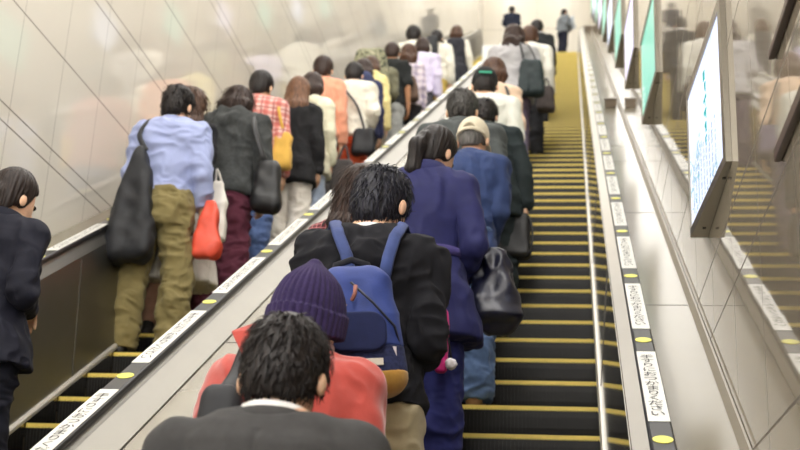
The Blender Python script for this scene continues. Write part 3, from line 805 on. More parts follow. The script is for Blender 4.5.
def escalator(nm, label, xl, xr, hl, hr_, ovl, ovr):
    """xl, xr: skirt faces; hl, hr_: handrail centres"""
    root = empty('escalator', ((xl+xr)/2, Y0, Z0)); tag(root, label, 'escalator', None)
    inv = Matrix.Translation(-root.location)
    w = xr-xl-.008; sm, em = step_mesh(w)
    for k in range(KMIN, KMAX+1):
        st = bpy.data.objects.new('step', sm); st.location = ((xl+xr)/2, Y0+PITCH*k, tread(k)); link(st)
        e = bpy.data.objects.new('step_edge', em); link(e, st)
        st.parent = root; st.matrix_parent_inverse = inv
    parts = []
    for sd, xs, xh in ((-1, xl, hl), (1, xr, hr_)):
        g = lambda x: x*sd                      # outward positive
        f = xs; off = abs(xh-xs); gi = .086 if nm == 'B' else .055
        P_ = lambda lst: [(f+sd*a, h) for a, h in lst]
        V, Fc = extrude_slope(P_([(0, -.30), (.03, -.30), (.03, .02), (0, .02)]), YA, YZ); parts.append(mesh_obj('skirt', V, Fc, STEELD, None, False))
        V, Fc = extrude_slope(P_([(-.012, .018), (.012, .014), (.012, .048), (-.004, .048), (-.012, .036)]), YA, YZ); parts.append(mesh_obj('skirt_guard', V, Fc, GUARD, None, False))
        V, Fc = extrude_slope(P_([(.006, .046), (.05, .046), (.09, .69), (off-gi+.003, .69)]), YA, YZ); parts.append(mesh_obj('inner_panel', V, Fc, PANELA if nm == 'A' else STEELD, None, False))
        V, Fc = extrude_slope(P_([(off-gi, .685), (off+.05, .685), (off+.05, .715), (off+.022, .745), (off+.022, .760), (off-.022, .760), (off-.030, .735)]), YA, YZ); parts.append(mesh_obj('handrail_guide', V, Fc, GUARD if nm == 'B' else PANELA, None, False))
        parts.append(handrail(None, xh, ovl if sd < 0 else ovr))
        # panel joints
        for y in np.arange(YA+1.0, YZ, 2.35):
            a = f+sd*.004; b = f+sd*(off-.088)
            mbj = MB(); mbj.hexa([(a, y, slope(y, .05)), (a+sd*.004, y, slope(y, .05)), (a+sd*.004, y+.005, slope(y, .05)), (a, y+.005, slope(y, .05)),
                      (b, y, slope(y, .685)), (b+sd*.004, y, slope(y, .685)), (b+sd*.004, y+.005, slope(y, .685)), (b, y+.005, slope(y, .685))])
            parts.append(mbj.build('panel_joint', SEAM))
    for o in parts: o.parent = root; o.matrix_parent_inverse = inv
    cp = MB().box((xl, LAND_Y-.02, LAND_Z-.04), (xr, LAND_Y+.55, LAND_Z+.004)).build('comb_plate', YELLOW); cp.parent = root; cp.matrix_parent_inverse = inv
    return root
HB_L, HB_R = -1.0, .2575
HA_L, HA_R = -2.70, -1.545
escalator('B', 'right-hand escalator with one rider per step and a free lane beside the taupe wall', -.88, .129, HB_L, HB_R, 3.646, 3.646)
escalator('A', 'left-hand escalator with its riders next to the cream tiled wall', -2.575, -1.675, HA_L, HA_R, 3.95, 4.077)
# decks beside and between the escalators
def deck(name, prof, m, label):
    V, Fc = extrude_slope(prof, YA, YZ+.1); o = mesh_obj(name, V, Fc, m, None, False); return o
o = deck('trim_1', [(HB_R+.046, .60), (XR-.002, .60), (XR-.002, .705), (HB_R+.046, .705)], DECK, ''); struct(o)
o = deck('trim_2', [(XR-.028, .706), (XR-.002, .706), (XR-.002, .735), (XR-.010, .735)], plain('cove_strip', (132, 124, 110), .35), ''); struct(o)
o = deck('trim_3', [(XL+.002, .60), (HA_L-.046, .60), (HA_L-.046, .71), (XL+.002, .72)], DECK, ''); struct(o)
o = deck('trim_4', [(HA_R+.046, .60), (HA_R+.145, .60), (HA_R+.145, .690), (HA_R+.046, .735)], plain('divider_strip', (142, 138, 129), .42, .3), ''); struct(o)
o = deck('trim_5', [(HA_R+.150, .58), (HB_L-.046, .58), (HB_L-.046, .684), (HA_R+.150, .684)], CREAM, ''); struct(o)
o = deck('trim_6', [(HA_R+.143, .58), (HA_R+.152, .58), (HA_R+.152, .672), (HA_R+.143, .672)], SEAM, ''); struct(o)
mb = MB()
for y in np.arange(YA+.6, YZ, 1.9):
    a, b = HA_R+.152, HB_L-.05
    mb.hexa([(a, y, slope(y, .680)), (b, y, slope(y, .680)), (b, y+.004, slope(y+.004, .680)), (a, y+.004, slope(y+.004, .680)), (a, y, slope(y, .6855)), (b, y, slope(y, .6855)), (b, y+.004, slope(y+.004, .6855)), (a, y+.004, slope(y+.004, .6855))])
    a, b = HB_R+.05, XR-.03
    yy = y+.5
    mb.hexa([(a, yy, slope(yy, .70)), (b, yy, slope(yy, .70)), (b, yy+.004, slope(yy+.004, .70)), (a, yy+.004, slope(yy+.004, .70)), (a, yy, slope(yy, .7065)), (b, yy, slope(yy, .7065)), (b, yy+.004, slope(yy+.004, .7065)), (a, yy+.004, slope(yy+.004, .7065))])
struct(mb.build('trim_7', SEAM))

# ---- advertising light boxes along the right wall
def screenmat(name, base, ink, strength, seed, dens=.5):
    m, nt, p = new_mat(name); N = nt.nodes.new; L = nt.links.new
    tc = N('ShaderNodeTexCoord'); mp = N('ShaderNodeMapping'); mp.inputs['Location'].default_value = (seed, seed*1.7, 0); mp.inputs['Scale'].default_value = (1, 26, 34)
    L(tc.outputs['Object'], mp.inputs[0])
    n1 = N('ShaderNodeTexNoise'); n1.inputs['Scale'].default_value = 1.2; n1.inputs['Detail'].default_value = 4; L(mp.outputs[0], n1.inputs[0])
    n2 = N('ShaderNodeTexNoise'); n2.inputs['Scale'].default_value = 3.2; n2.inputs['Detail'].default_value = 1; L(tc.outputs['Object'], n2.inputs[0])
    a = N('ShaderNodeValToRGB'); a.color_ramp.elements[0].position = .52; a.color_ramp.elements[1].position = .60; L(n1.outputs[0], a.inputs[0])
    b = N('ShaderNodeValToRGB'); b.color_ramp.elements[0].position = dens; b.color_ramp.elements[1].position = dens+.06; L(n2.outputs[0], b.inputs[0])
    k = N('ShaderNodeMath'); k.operation = 'MULTIPLY'; L(a.outputs[0], k.inputs[0]); L(b.outputs[0], k.inputs[1])
    q = N('ShaderNodeMix'); q.data_type = 'RGBA'; L(k.outputs[0], q.inputs[0]); q.inputs[6].default_value = (*lin(base), 1); q.inputs[7].default_value = (*lin(ink), 1)
    p.inputs['Base Color'].default_value = (.02, .02, .02, 1); p.inputs['Roughness'].default_value = .2
    L(q.outputs[2], p.inputs['Emission Color']); p.inputs['Emission Strength'].default_value = strength
    return m
SCRW = screenmat('screen_white', (218, 226, 252), (120, 176, 190), 1.25, .3); SCRG = screenmat('screen_green', (128, 206, 182), (215, 240, 230), 1.2, 1.9, .6)
SCRP = screenmat('screen_lilac', (232, 226, 255), (170, 160, 205), 1.2, 4.2, .62)
FRAME = brushed('box_frame', (158, 152, 140), .38, (3, 40, 40))
ADY = [4.69, 7.72, 10.15, 12.5, 15.1, 17.7, 20.3, 23.0, 25.8, 28.6]
desc = ['large white advertising light box with teal print, lowest on the right wall', 'mint green advertising light box, second up the right wall', 'pale lilac advertising light box, third up the right wall', 'mint green advertising light box, fourth up the right wall',
        'white advertising light box, fifth up the right wall', 'mint green advertising light box, sixth up the right wall', 'lilac advertising light box, seventh up the right wall', 'green advertising light box, eighth up the right wall', 'white advertising light box, ninth up the right wall', 'green advertising light box, topmost on the right wall']
for i, yf in enumerate(ADY):
    zb = slope(yf, 1.15 if i == 0 else 1.20); LEN, HGT = .80, .62
    root = empty('advertising_light_box', (XR, yf-LEN/2, zb)); tag(root, desc[i], 'light box', 'advertising light boxes on the right wall')
    xn, xf = -.010, -.055
    ya, yb = -LEN/2, LEN/2
    def wedge(y0, y1, z0, z1, d0, d1, back=0.0):
        fx = lambda y: xn+(xf-xn)*(y-ya)/LEN
        return [(fx(y0)-d0, y0, z0), (back+fx(y0)-d1, y0, z0), (back+fx(y1)-d1, y1, z0), (fx(y1)-d0, y1, z0), (fx(y0)-d0, y0, z1), (back+fx(y0)-d1, y0, z1), (back+fx(y1)-d1, y1, z1), (fx(y1)-d0, y1, z1)]
    mb = MB(); mb.hexa([(xn, ya, 0), (-.0005, ya, 0), (-.0005, yb, 0), (xf, yb, 0), (xn, ya, HGT), (-.0005, ya, HGT), (-.0005, yb, HGT), (xf, yb, HGT)])
    mb.build('housing', FRAME, root)
    fr = .035; mb = MB()
    mb.hexa(wedge(ya, yb, 0, fr, .010, 0)); mb.hexa(wedge(ya, yb, HGT-fr, HGT, .010, 0)); mb.hexa(wedge(ya, ya+.05, fr, HGT-fr, .010, 0)); mb.hexa(wedge(yb-.012, yb, fr, HGT-fr, .010, 0))
    mb.build('frame', FRAME, root)
    mb = MB(); mb.hexa(wedge(ya+.05, yb-.012, fr, HGT-fr, .004, .0005)); mb.build('screen', [SCRW, SCRG, SCRP, SCRG, SCRW, SCRG, SCRP, SCRG, SCRW, SCRG][i], root)
    if i < 3:
        for yy in (ya+.15, yb-.12):
            fx = xn+(xf-xn)*(yy-ya)/LEN; MB().box((fx*.5-.006, yy-.006, -.004), (fx*.5+.006, yy+.006, 0)).build('screw', plain('screw_dark', (50, 48, 46), .4, .8), root)
    if i == 0:
        tr = random.Random(5)
        def stroke(mbx, y0, y1, z0, z1): mbx.hexa(wedge(y0, y1, z0, z1, .0052, .0040))
        TEAL = plain('print_teal', (20, 150, 150), .5, emit=.75); GREYP = plain('print_grey', (150, 164, 176), .5, emit=.9)
        for c, (yy, zt, nch) in enumerate(((-.02, .52, 6),)):
            mbx = MB()
            for q in range(nch):
                z = zt-q*.052
                for _ in range(3):
                    a = yy+tr.uniform(-.02, .012); stroke(mbx, a, a+tr.uniform(.012, .034), z-tr.uniform(0, .03)-.008, z-tr.uniform(-.002, .004))
                a = yy+tr.uniform(-.012, .012); stroke(mbx, a, a+.008, z-.038, z)
            mbx.build('printed_headline', TEAL, root)['label'] = 'teal vertical line of print'
        for q in range(9):
            yy = -.20+q*.062; mbx = MB()
            z = .26
            while z > .06:
                h = tr.uniform(.008, .022); stroke(mbx, yy, yy+tr.uniform(.008, .024), z-h, z); z -= h+tr.uniform(.004, .014)
            mbx.build('printed_text', GREYP, root)['label'] = 'small grey-blue column of print on the lower half'
# dark bars on the right wall, near the frame's edge
for z, th, lab in ((1.49, .022, 'upper dark brown bar on the taupe right wall'), (1.21, .034, 'lower, thicker dark brown bar on the taupe right wall')):
    mb = MB(); mb.box((XR-.018, 1.0, z-th/2), (XR-.0005, 2.99, z+th/2)); o = bevel(mb.build('wall_bar', plain('bar_brown', (70, 54, 46), .35)), .003); tag(o, lab, 'wall bar', 'dark bars on the right wall')
# small stops on the right-hand deck
for (px, py, Y, w, h, lab) in ((611, 104, 12.69, .13, .10, 'small grey brown stop block on the right deck, nearer one'), (588, 30, 31.0, .20, .16, 'small brown stop block on the right deck near the top landing')):
    z = slope(Y, .7055); root = empty('deck_stop', (.41, Y, z)); root.rotation_euler = (PI/6, 0, 0); tag(root, lab, 'stop block', 'stop blocks on the right deck')
    bevel(MB().box((-w/2, -.04, .0), (w/2, .04, h)).build('block', plain('stop_block', (134, 120, 104), .5), root), .01)
    bevel(MB().box((-w/2-.006, -.046, h-.02), (w/2+.006, .046, h+.004)).build('cap', plain('stop_cap', (112, 100, 88), .4), root), .004)
# clear-edged pale guard panel standing on the deck between the escalators
pb = at(477, 60, 18.4); root = empty('guard_panel', (-1.32, 18.4, slope(18.4, .684))); tag(root, 'pale glossy guard panel on the deck between the escalators, beyond the pinafore', 'guard panel')
bevel(MB().box((-.17, -.012, .05), (.17, .012, .46)).build('panel', plain('guard_acrylic', (232, 234, 232), .1, .0), root), .02)
bevel(MB().box((-.15, -.02, -.02), (-.11, .02, .06)).build('foot', STEEL, root), .003); bevel(MB().box((.11, -.02, -.02), (.15, .02, .06)).build('foot', STEEL, root), .003)

fb = fabric
def wpt(key, p):
    xb, yb, zb, s, yw, P, root = WORLD[key]
    q = rotz(yw) @ (P.sh(p)*s); return np.array((xb, yb, zb))+q
def sbox(x, y, z, c, h, r):
    qx = np.abs(x-c[0])-h[0]+r; qy = np.abs(y-c[1])-h[1]+r; qz = np.abs(z-c[2])-h[2]+r
    return np.sqrt(np.maximum(qx, 0)**2+np.maximum(qy, 0)**2+np.maximum(qz, 0)**2)+np.minimum(np.maximum(qx, np.maximum(qy, qz)), 0)-r
def soft_bag(root, name, w, d, h, mat, res=.008, topw=.8, topd=.5, r=.04, sag=.0, wr=.010, seed=0, fr=(11, 11, 6), parent=True, z0=0.):
    """a soft sack standing on z0: wide at the base, drawn in towards the mouth"""
    fd = Field((-w*.62-.03, -d*.7-.03, z0-.03), (w*.62+.03, d*.7+.03, z0+h+.03), res)
    def f(x, y, z):
        t = np.clip((z-z0)/h, 0, 1); sc = 1-(1-topw)*t**1.6; sd = 1-(1-topd)*t**1.3
        return sbox(x/sc, y/sd, z+0*x, (0, 0, z0+h/2), (w/2, d/2, h/2), r)*np.minimum(sc, sd)
    fd.add(f, None, 0)
    V, Q = fd.mesh(); V = relax(V.astype(np.float64), Q, 2, .5); N = normals(V, Q)
    V = V+N*(wr*(ridge(V, fr, seed)*.6+.5*vnoise(V*16+seed)))[:, None]
    return big_mesh(name, V, Q, mat, root if parent else None)
def strap(root, pts, mat, r=.012, flat=.35, name='strap', n=8):
    """smooth strap through world points, stored in the thing's frame"""
    P_ = [np.array(p, float)-np.array(root.location) for p in pts]; out = []
    for i in range(len(P_)-1):
        p0 = P_[max(i-1, 0)]; p1 = P_[i]; p2 = P_[i+1]; p3 = P_[min(i+2, len(P_)-1)]
        for t in np.linspace(0, 1, 7)[:-1]:
            out.append(.5*((2*p1)+(-p0+p2)*t+(2*p0-5*p1+4*p2-p3)*t*t+(-p0+3*p1-3*p2+p3)*t**3))
    out.append(P_[-1]); return MB().tube(out, r, n, flat).build(name, mat, root, True)

# ---------------------------------------------------------------- right escalator, nearest first
person('suit', 290, 314, -10, 'B', 'man in a charcoal suit with short black hair, bowed head, nearest to the camera', 'm',
       top=dict(kind='suit_jacket', off=.030, hem=.76, flare=.10, fz=.95, col=fb('charcoal_suit', (60, 59, 59), .8, .10, 40, .3, 420, .25), sr=.020, wr=.0062, fr=(5, 5, 7), seam=1, collar='lapel', ch=.034, cr=.080, inner=(plain('white_cotton', (236, 234, 232), .8), .071, .050)),
       bottom=dict(col=fb('charcoal_suit', (70, 69, 68))), hair='short', arms=('front', 'front'), lean=13, hp=24, hy=0, hr=0, X=None, wide=1.06)
person('beanie', 315, 262, -8, 'B', 'person in a coral red coat and purple ribbed beanie looking down to the right', 'm',
       top=dict(kind='coat', off=.040, hem=.62, flare=.10, col=fb('coral_coat', (182, 74, 65), .9, .08, 20, .35, 300, .5), sr=.030, wr=.006, collar='stand', ch=.075, cr=.098, hatcol=fb('purple_knit', (50, 39, 76), .95, .15, 120, .6, 300, .3), inner=(fb('navy_scarf', (30, 32, 52)), .078, .060)),
       bottom=dict(col=fb('dark_trousers', (46, 46, 50))), hair='short', hairm=DARKBROWN, hat='beanie', arms=('front', 'front'), lean=8, hp=6, hy=-22, hr=5, wide=1.04)
person('pack', 384, 165, -6, 'B', 'young person in a black hoodie and khaki trousers wearing a blue rucksack', 'm',
       top=dict(kind='hoodie', off=.034, hem=.885, flare=.05, col=fb('black_hoodie', (27, 27, 32), .92, .12, 30, .3, 300, .12), sr=.024, wr=.010, fr=(9, 9, 10), hood=True, hoodz=1.362, neck=1.42, inner=(plain('pale_collar', (226, 230, 232), .8), .068, .036)),
       bottom=dict(col=fb('khaki_chino', (170, 158, 128), .85, .1), off=.03, wr=.010), hair='short', hairz=-.018, hairw=-.004, hairm=BLUEBLACK, arms=(((.205, -.03, 1.09), (.15, .14, 1.0)), ((.200, -.06, 1.09), (.14, .14, 1.0))), lean=6, hp=20, hy=-26, yaw=6, wide=.94)
person('brown', 347, 165, -4, 'B', 'woman with straight long brown hair and a red tweed top ahead of the blue rucksack', 'f',
       top=dict(kind='tweed_top', off=.022, hem=.80, flare=.06, col=plaid('red_tweed', (120, 36, 44), (60, 24, 34), (176, 120, 120), .018), sr=.018, wr=.005),
       bottom=dict(kind='skirt', hem=.45, col=fb('dark_skirt', (40, 38, 44)), tights=fb('black_tights', (24, 22, 24))), hair='long', hairm=DARKBROWN, lean=4, roll=-3, hp=14, X=-.79, arms=('front', 'front'))
person('coat', 437, 125, -2, 'B', 'woman with a black ponytail in a belted navy blue trench coat', 'f',
       top=dict(kind='trench_coat', off=.036, hem=.67, flare=.20, fz=1.0, col=fb('navy_trench', (37, 39, 86), .7, .10, 22, .25, 300, .2), sr=.028, wr=.0075, fr=(9, 9, 3), collar='lapel', ch=.05, cr=.082, belt=1.05, beltcol=fb('navy_belt', (70, 62, 118)), cuff=True),
       bottom=dict(col=fb('navy_slacks', (40, 44, 98)), off=.03), hair='ponytail', hairm=BLACKHAIR, arms=('phone', 'belt'), lean=5, hp=20, hy=-26, wide=1.04)
person('cap', 476, 117, 1, 'B', 'grey haired man in a beige baseball cap, blue jacket and jeans', 'm',
       top=dict(kind='jacket', off=.030, hem=.84, flare=.05, col=fb('blue_jacket', (50, 66, 108), .75, .12, 24, .3, 260, .15), sr=.024, wr=.009, collar='shirt', ch=.040, cr=.070, hatcol=fb('beige_cap', (206, 196, 172), .85, .06, 30, .3, 280)),
       bottom=dict(col=fb('light_denim', (92, 116, 156), .85, .15, 40), off=.028, wr=.010), hair='crop', hairm=GREYHAIR, hat='cap', arms=('belt', ((.205, -.02, 1.09), (.15, .14, .98))), lean=6, roll=4, hp=16, hy=-10, X=-.57, wide=.93, shoes=(150, 112, 76))
person('grey', 463, 90, 3, 'B', 'man in a dark grey suit with thick black hair behind the beige cap', 'm',
       top=dict(kind='suit_jacket', off=.034, hem=.76, flare=.08, col=fb('grey_suit', (74, 78, 78), .85, .10, 30), seam=1, sr=.022, wr=.007, collar='lapel', ch=.04, cr=.078),
       bottom=dict(col=fb('grey_suit', (74, 78, 78))), hair='short', hairm=hairmat('greying_hair', (46, 44, 42), (108, 104, 100)), arms=('front', 'front'), lean=10, hp=18, wide=1.12)
person('dark', 472, 99, 5, 'B', 'man in a dark green-black suit holding a black briefcase bag at his side', 'm',
       top=dict(kind='suit_jacket', off=.034, hem=.74, flare=.08, col=fb('dark_suit', (40, 48, 50), .85, .10, 30), seam=1, sr=.024, wr=.007, collar='lapel', ch=.04, cr=.076),
       bottom=dict(col=fb('dark_suit', (40, 48, 50))), hair='short', arms=('front', ((.225, -.02, 1.10), (.215, -.02, .84))), lean=6, roll=-10, hp=22, X=-.50, wide=1.06, curl=(.45, .95))
person('gcap', 485, 66, 7, 'B', 'person in a white shirt and dark knit cap with a green mark', 'm',
       top=dict(kind='shirt', off=.034, hem=.84, flare=.04, col=fb('white_shirt', (226, 224, 214), .85, .05), sr=.022, wr=.008, hatcol=fb('dark_knit_cap', (38, 40, 40), .9)),
       bottom=dict(col=fb('dark_denim', (52, 60, 84))), hair='short', hat='knitcap', arms=('front', 'front'), lean=5, hp=12, hy=6, wide=1.05)
person('cream', 494, 58, 10, 'B', 'brown haired woman in a peach cream top with a thin dark bag strap', 'f',
       top=dict(kind='blouse', off=.026, hem=.84, flare=.06, col=fb('peach_blouse', (232, 204, 178), .85, .05), sr=.018, wr=.007),
       bottom=dict(col=fb('lilac_grey_trousers', (110, 104, 120))), hair='bob', hairm=BROWNHAIR, arms=('front', 'down'), lean=4, hp=12, wide=1.1)
person('gshirt', 514, 26, 21, 'B', 'person with wavy dark hair in a grey top with a big black shoulder bag', 'f',
       top=dict(kind='top', off=.045, hem=.80, flare=.10, col=fb('pale_grey_top', (176, 174, 176), .9, .06), sr=.036, wr=.010),
       bottom=dict(col=fb('plum_trousers', (84, 72, 88))), hair='wavy', hairm=DARKBROWN, arms=('front', 'belt'), lean=4, hp=8, wide=1.25)
person('white2', 528, 27, 24, 'B', 'brown haired person in a white shirt partly behind the grey top', 'm',
       top=dict(kind='shirt', off=.034, hem=.86, flare=.03, col=fb('white_shirt', (226, 224, 214)), sr=.022, wr=.008),
       bottom=dict(col=fb('dark_trousers', (46, 46, 50))), hair='fluffy', hairm=BROWNHAIR, arms=('front', 'down'), lean=4, hp=10, X=-.53, wide=1.1)
person('mask', 537, 20, 33, 'B', 'dark haired rider in a black jacket high up the right escalator', 'm',
       top=dict(kind='jacket', off=.035, hem=.80, flare=.04, col=fb('black_jacket', (44, 46, 48)), sr=.024, wr=.008, collar='stand', ch=.05, cr=.075, ccol=plain('white_cotton', (236, 234, 232)), clabel='white collar'),
       bottom=dict(col=fb('dark_trousers', (46, 46, 50))), hair='short', arms=('front', 'down'), hp=8)
person('top1', 512, 6, 0, 'T', 'dark clothed person on the upper landing above the grey top', 'm', Yabs=32.45, zfloor=LAND_Z,
       top=dict(kind='jacket', off=.035, hem=.80, flare=.04, col=fb('navy_black_jacket', (36, 40, 56)), sr=.024, wr=.008), bottom=dict(col=fb('dark_trousers', (46, 46, 50))), hair='short', arms=('front', 'front'), hp=4)
person('top2', 564, 9, 0, 'T', 'person in a grey top and dark trousers carrying a pale sheet on the upper landing', 'm', Yabs=32.5, zfloor=LAND_Z, yaw=-50,
       top=dict(kind='top', off=.032, hem=.86, flare=.03, col=fb('mid_grey_top', (122, 128, 134)), sr=.022, wr=.008), bottom=dict(col=fb('navy_trousers', (34, 36, 52))), hair='short', arms=('front', 'front'), hp=4)

# ---------------------------------------------------------------- left escalator, nearest first
person('a1', 18, 167, -4, 'A', 'woman in a navy stand-collar jacket with dark hair pinned in a low bun', 'f',
       top=dict(kind='jacket', off=.034, hem=.82, flare=.16, fz=1.04, col=fb('navy_jacket', (22, 23, 36), .75, .12, 26, .3, 260, .15), sr=.026, wr=.008, collar='stand', ch=.062, cr=.080, cuff=True),
       bottom=dict(col=fb('navy_denim', (26, 27, 38), .85, .12), off=.012, wr=.006), hair='bun', hairm=hairmat('pinned_dark_hair', (28, 21, 19), (60, 46, 40)), arms=('low', ((.215, -.06, 1.11), (.085, .17, 1.12))), lean=3, hp=12, hy=-12, yaw=-10, wide=1.06)
person('a2', 180, 85, 3, 'A', 'man in a light blue shirt and olive chinos with a black bag on his shoulder', 'm',
       top=dict(kind='shirt', off=.028, hem=.945, flare=-.05, fz=1.06, col=fb('light_blue_shirt', (158, 168, 208), .75, .05, 18, .2, 300, .1, .3, (1, 1, .5)), sr=.022, wr=.008, collar='shirt', ch=.040, cr=.066, fr=(7, 7, 9), sleeve=.92),
       bottom=dict(col=fb('olive_chino', (128, 116, 76), .85, .10, 22), off=.024, po=.024, waist=.985, wr=.009), hair='short', arms=(((.215, .0, 1.11), (.17, .16, .98)), ((.235, -.03, 1.08), (.235, .09, .86))), lean=3, hp=12, hy=-8, stance=.135, wide=.99, shoes=(20, 19, 20))
person('a3', 193, 88, 4, 'A', 'woman with long brown hair, black top and white skirt beside the light blue shirt', 'f',
       top=dict(kind='cardigan', off=.024, hem=.86, flare=.06, col=fb('black_knit', (34, 34, 38), .92), sr=.020, wr=.007),
       bottom=dict(kind='skirt', hem=.34, flare=.20, col=fb('white_skirt', (216, 210, 200), .85, .05), tights=fb('skin_tights', (170, 130, 110))), hair='long', hairm=BROWNHAIR, arms=(((.215, -.03, 1.09), (.19, .08, .87)),)*2, hp=10, X=-2.45, wide=.9)
person('a4', 240, 87, 5, 'A', 'person in a charcoal hoodie and burgundy trousers with a black handbag', 'm',
       top=dict(kind='hoodie', off=.040, hem=.84, flare=.04, col=fb('charcoal_hoodie', (66, 68, 68), .95, .18, 60, .35, 300, .3), sr=.030, wr=.009, hood=True),
       bottom=dict(col=fb('burgundy_trousers', (92, 44, 60), .85, .12), off=.030, wr=.010), hair='bob', hairm=DARKBROWN, arms=('front', ((.235, -.02, 1.10), (.235, .06, .87))), lean=5, hp=24, wide=1.06, shoes=(120, 100, 84))
person('a5', 263, 71, 8, 'A', 'man in a red and white plaid shirt with short black hair', 'm',
       top=dict(kind='shirt', off=.032, hem=.84, flare=.03, col=plaid('red_plaid', (226, 190, 180), (196, 84, 76), (150, 52, 56), .085), sr=.022, wr=.007, collar='shirt', ch=.04, cr=.068),
       bottom=dict(col=fb('mid_denim', (86, 108, 156), .85, .15, 40), off=.026), hair='short', arms=('front', 'down'), lean=3, hp=10, hy=-6)
person('a6', 300, 77, 9, 'A', 'woman with long light brown hair, black cardigan and white trousers', 'f',
       top=dict(kind='cardigan', off=.028, hem=.70, flare=.14, col=fb('black_cardigan', (38, 38, 40), .92), sr=.024, wr=.008, collar='shirt', ch=.02, cr=.085, ccol=fb('beige_scarf', (206, 180, 132)), clabel='beige scarf collar'),
       bottom=dict(col=fb('white_trousers', (228, 222, 212), .85, .04), off=.026), hair='long', hairm=hairmat('light_brown_hair', (84, 56, 40), (150, 108, 78)), arms=('down', 'down'), hp=8, wide=1.06)
person('a7', 312, 73, 10, 'A', 'person in a long cream top and pale jeans behind the black cardigan', 'f',
       top=dict(kind='tunic', off=.034, hem=.70, flare=.12, col=fb('cream_tunic', (226, 222, 196), .85, .05), sr=.026, wr=.008),
       bottom=dict(col=fb('pale_denim', (170, 184, 206), .85, .10), off=.028), hair='bob', hairm=DARKBROWN, arms=('down', 'down'), hp=12, X=-2.13, wide=1.0, shoes=(214, 206, 160))
person('a8', 323, 56, 13, 'A', 'tall man in a salmon pink shirt and dark grey trousers', 'm',
       top=dict(kind='shirt', off=.034, hem=.86, flare=.02, col=fb('salmon_shirt', (236, 164, 134), .85, .05), sr=.026, wr=.008),
       bottom=dict(col=fb('dark_grey_trousers', (78, 76, 76))), hair='short', hairm=DARKBROWN, arms=('front', 'down'), hp=6, X=-2.27, wide=.9)
person('a9', 346, 63, 14, 'A', 'black haired person in a white shirt and orange trousers with a black cross-body bag', 'm',
       top=dict(kind='shirt', off=.036, hem=.82, flare=.06, col=fb('off_white_shirt', (230, 226, 212), .85, .05), sr=.028, wr=.010),
       bottom=dict(col=fb('orange_trousers', (216, 92, 54), .85, .08), off=.030), hair='short', arms=('down', 'belt'), lean=6, hp=16, X=-2.05, wide=1.0)
person('a10', 355, 60, 15, 'A', 'dark haired woman in navy carrying a navy rucksack next to the white shirt', 'f',
       top=dict(kind='jacket', off=.030, hem=.80, flare=.06, col=fb('navy_top', (54, 58, 88), .9), sr=.022, wr=.008),
       bottom=dict(col=fb('navy_trousers', (34, 36, 52))), hair='bob', hairm=DARKBROWN, arms=('down', 'down'), hp=10, X=-2.02, wide=1.0)
person('a11', 371, 57, 17, 'A', 'brown haired woman in a pale yellow hooded top and grey brown skirt', 'f',
       top=dict(kind='hoodie', off=.036, hem=.80, flare=.06, col=fb('yellow_hoodie', (236, 222, 158), .9, .05), sr=.028, wr=.009, hood=True),
       bottom=dict(kind='skirt', hem=.50, col=fb('taupe_skirt', (128, 116, 100))), hair='bob', hairm=BROWNHAIR, arms=('down', 'down'), hp=14, X=-2.07, wide=1.0)
person('a12', 380, 50, 19, 'A', 'person in an olive top and light trousers under a big round camouflage rucksack', 'm',
       top=dict(kind='jacket', off=.032, hem=.82, flare=.04, col=fb('olive_top', (112, 110, 90), .9), sr=.024, wr=.008),
       bottom=dict(col=fb('light_grey_trousers', (176, 178, 176))), hair='short', hairm=DARKBROWN, arms=('front', 'front'), lean=6, hp=14, X=-2.12)
person('a13', 393, 43, 21, 'A', 'person in a black T-shirt with bare tanned arms and grey trousers', 'm',
       top=dict(kind='tee_shirt', off=.032, hem=.84, flare=.04, col=fb('black_tee', (38, 40, 40), .9), sr=.024, wr=.008, sleeve=.4),
       bottom=dict(col=fb('light_grey_trousers', (176, 178, 176))), hair='short', hairm=DARKBROWN, sk=SKIN2, arms=('front', 'down'), hp=10, X=-2.07, wide=.95)
person('a14', 408, 45, 22, 'A', 'brown haired woman in a lilac and white striped top with a brown bag', 'f',
       top=dict(kind='top', off=.032, hem=.82, flare=.06, col=plaid('lilac_stripe', (226, 214, 220), (150, 138, 168), (214, 204, 210), .09), sr=.026, wr=.008),
       bottom=dict(col=fb('black_trousers', (40, 38, 40))), hair='wavy', hairm=BROWNHAIR, arms=('front', 'down'), hp=6, X=-1.92, wide=.95)
person('a16', 423, 38, 26, 'A', 'black haired person in a pale lavender shirt and dark trousers', 'm',
       top=dict(kind='shirt', off=.034, hem=.82, flare=.03, col=fb('lavender_shirt', (214, 206, 232), .85, .05), sr=.026, wr=.008),
       bottom=dict(col=fb('slate_trousers', (84, 84, 92))), hair='bob', hairm=DARKBROWN, arms=('front', 'down'), hp=6, wide=1.05)
person('a15', 414, 26, 29, 'A', 'tall black haired person in a white top high on the left escalator', 'm',
       top=dict(kind='shirt', off=.034, hem=.82, flare=.03, col=fb('off_white_shirt', (230, 226, 212)), sr=.026, wr=.008),
       bottom=dict(col=fb('dark_trousers', (46, 46, 50))), hair='fluffy', hairm=BLACKHAIR, arms=('front', 'front'), hp=4)
person('a17', 437, 30, 31, 'A', 'person in a white shirt wearing a narrow black rucksack', 'm',
       top=dict(kind='shirt', off=.034, hem=.82, flare=.04, col=fb('off_white_shirt', (230, 226, 212)), sr=.026, wr=.008),
       bottom=dict(kind='shorts', hem=.52, col=fb('mustard_shorts', (206, 178, 92))), hair='short', arms=('front', 'down'), hp=6, wide=1.05)
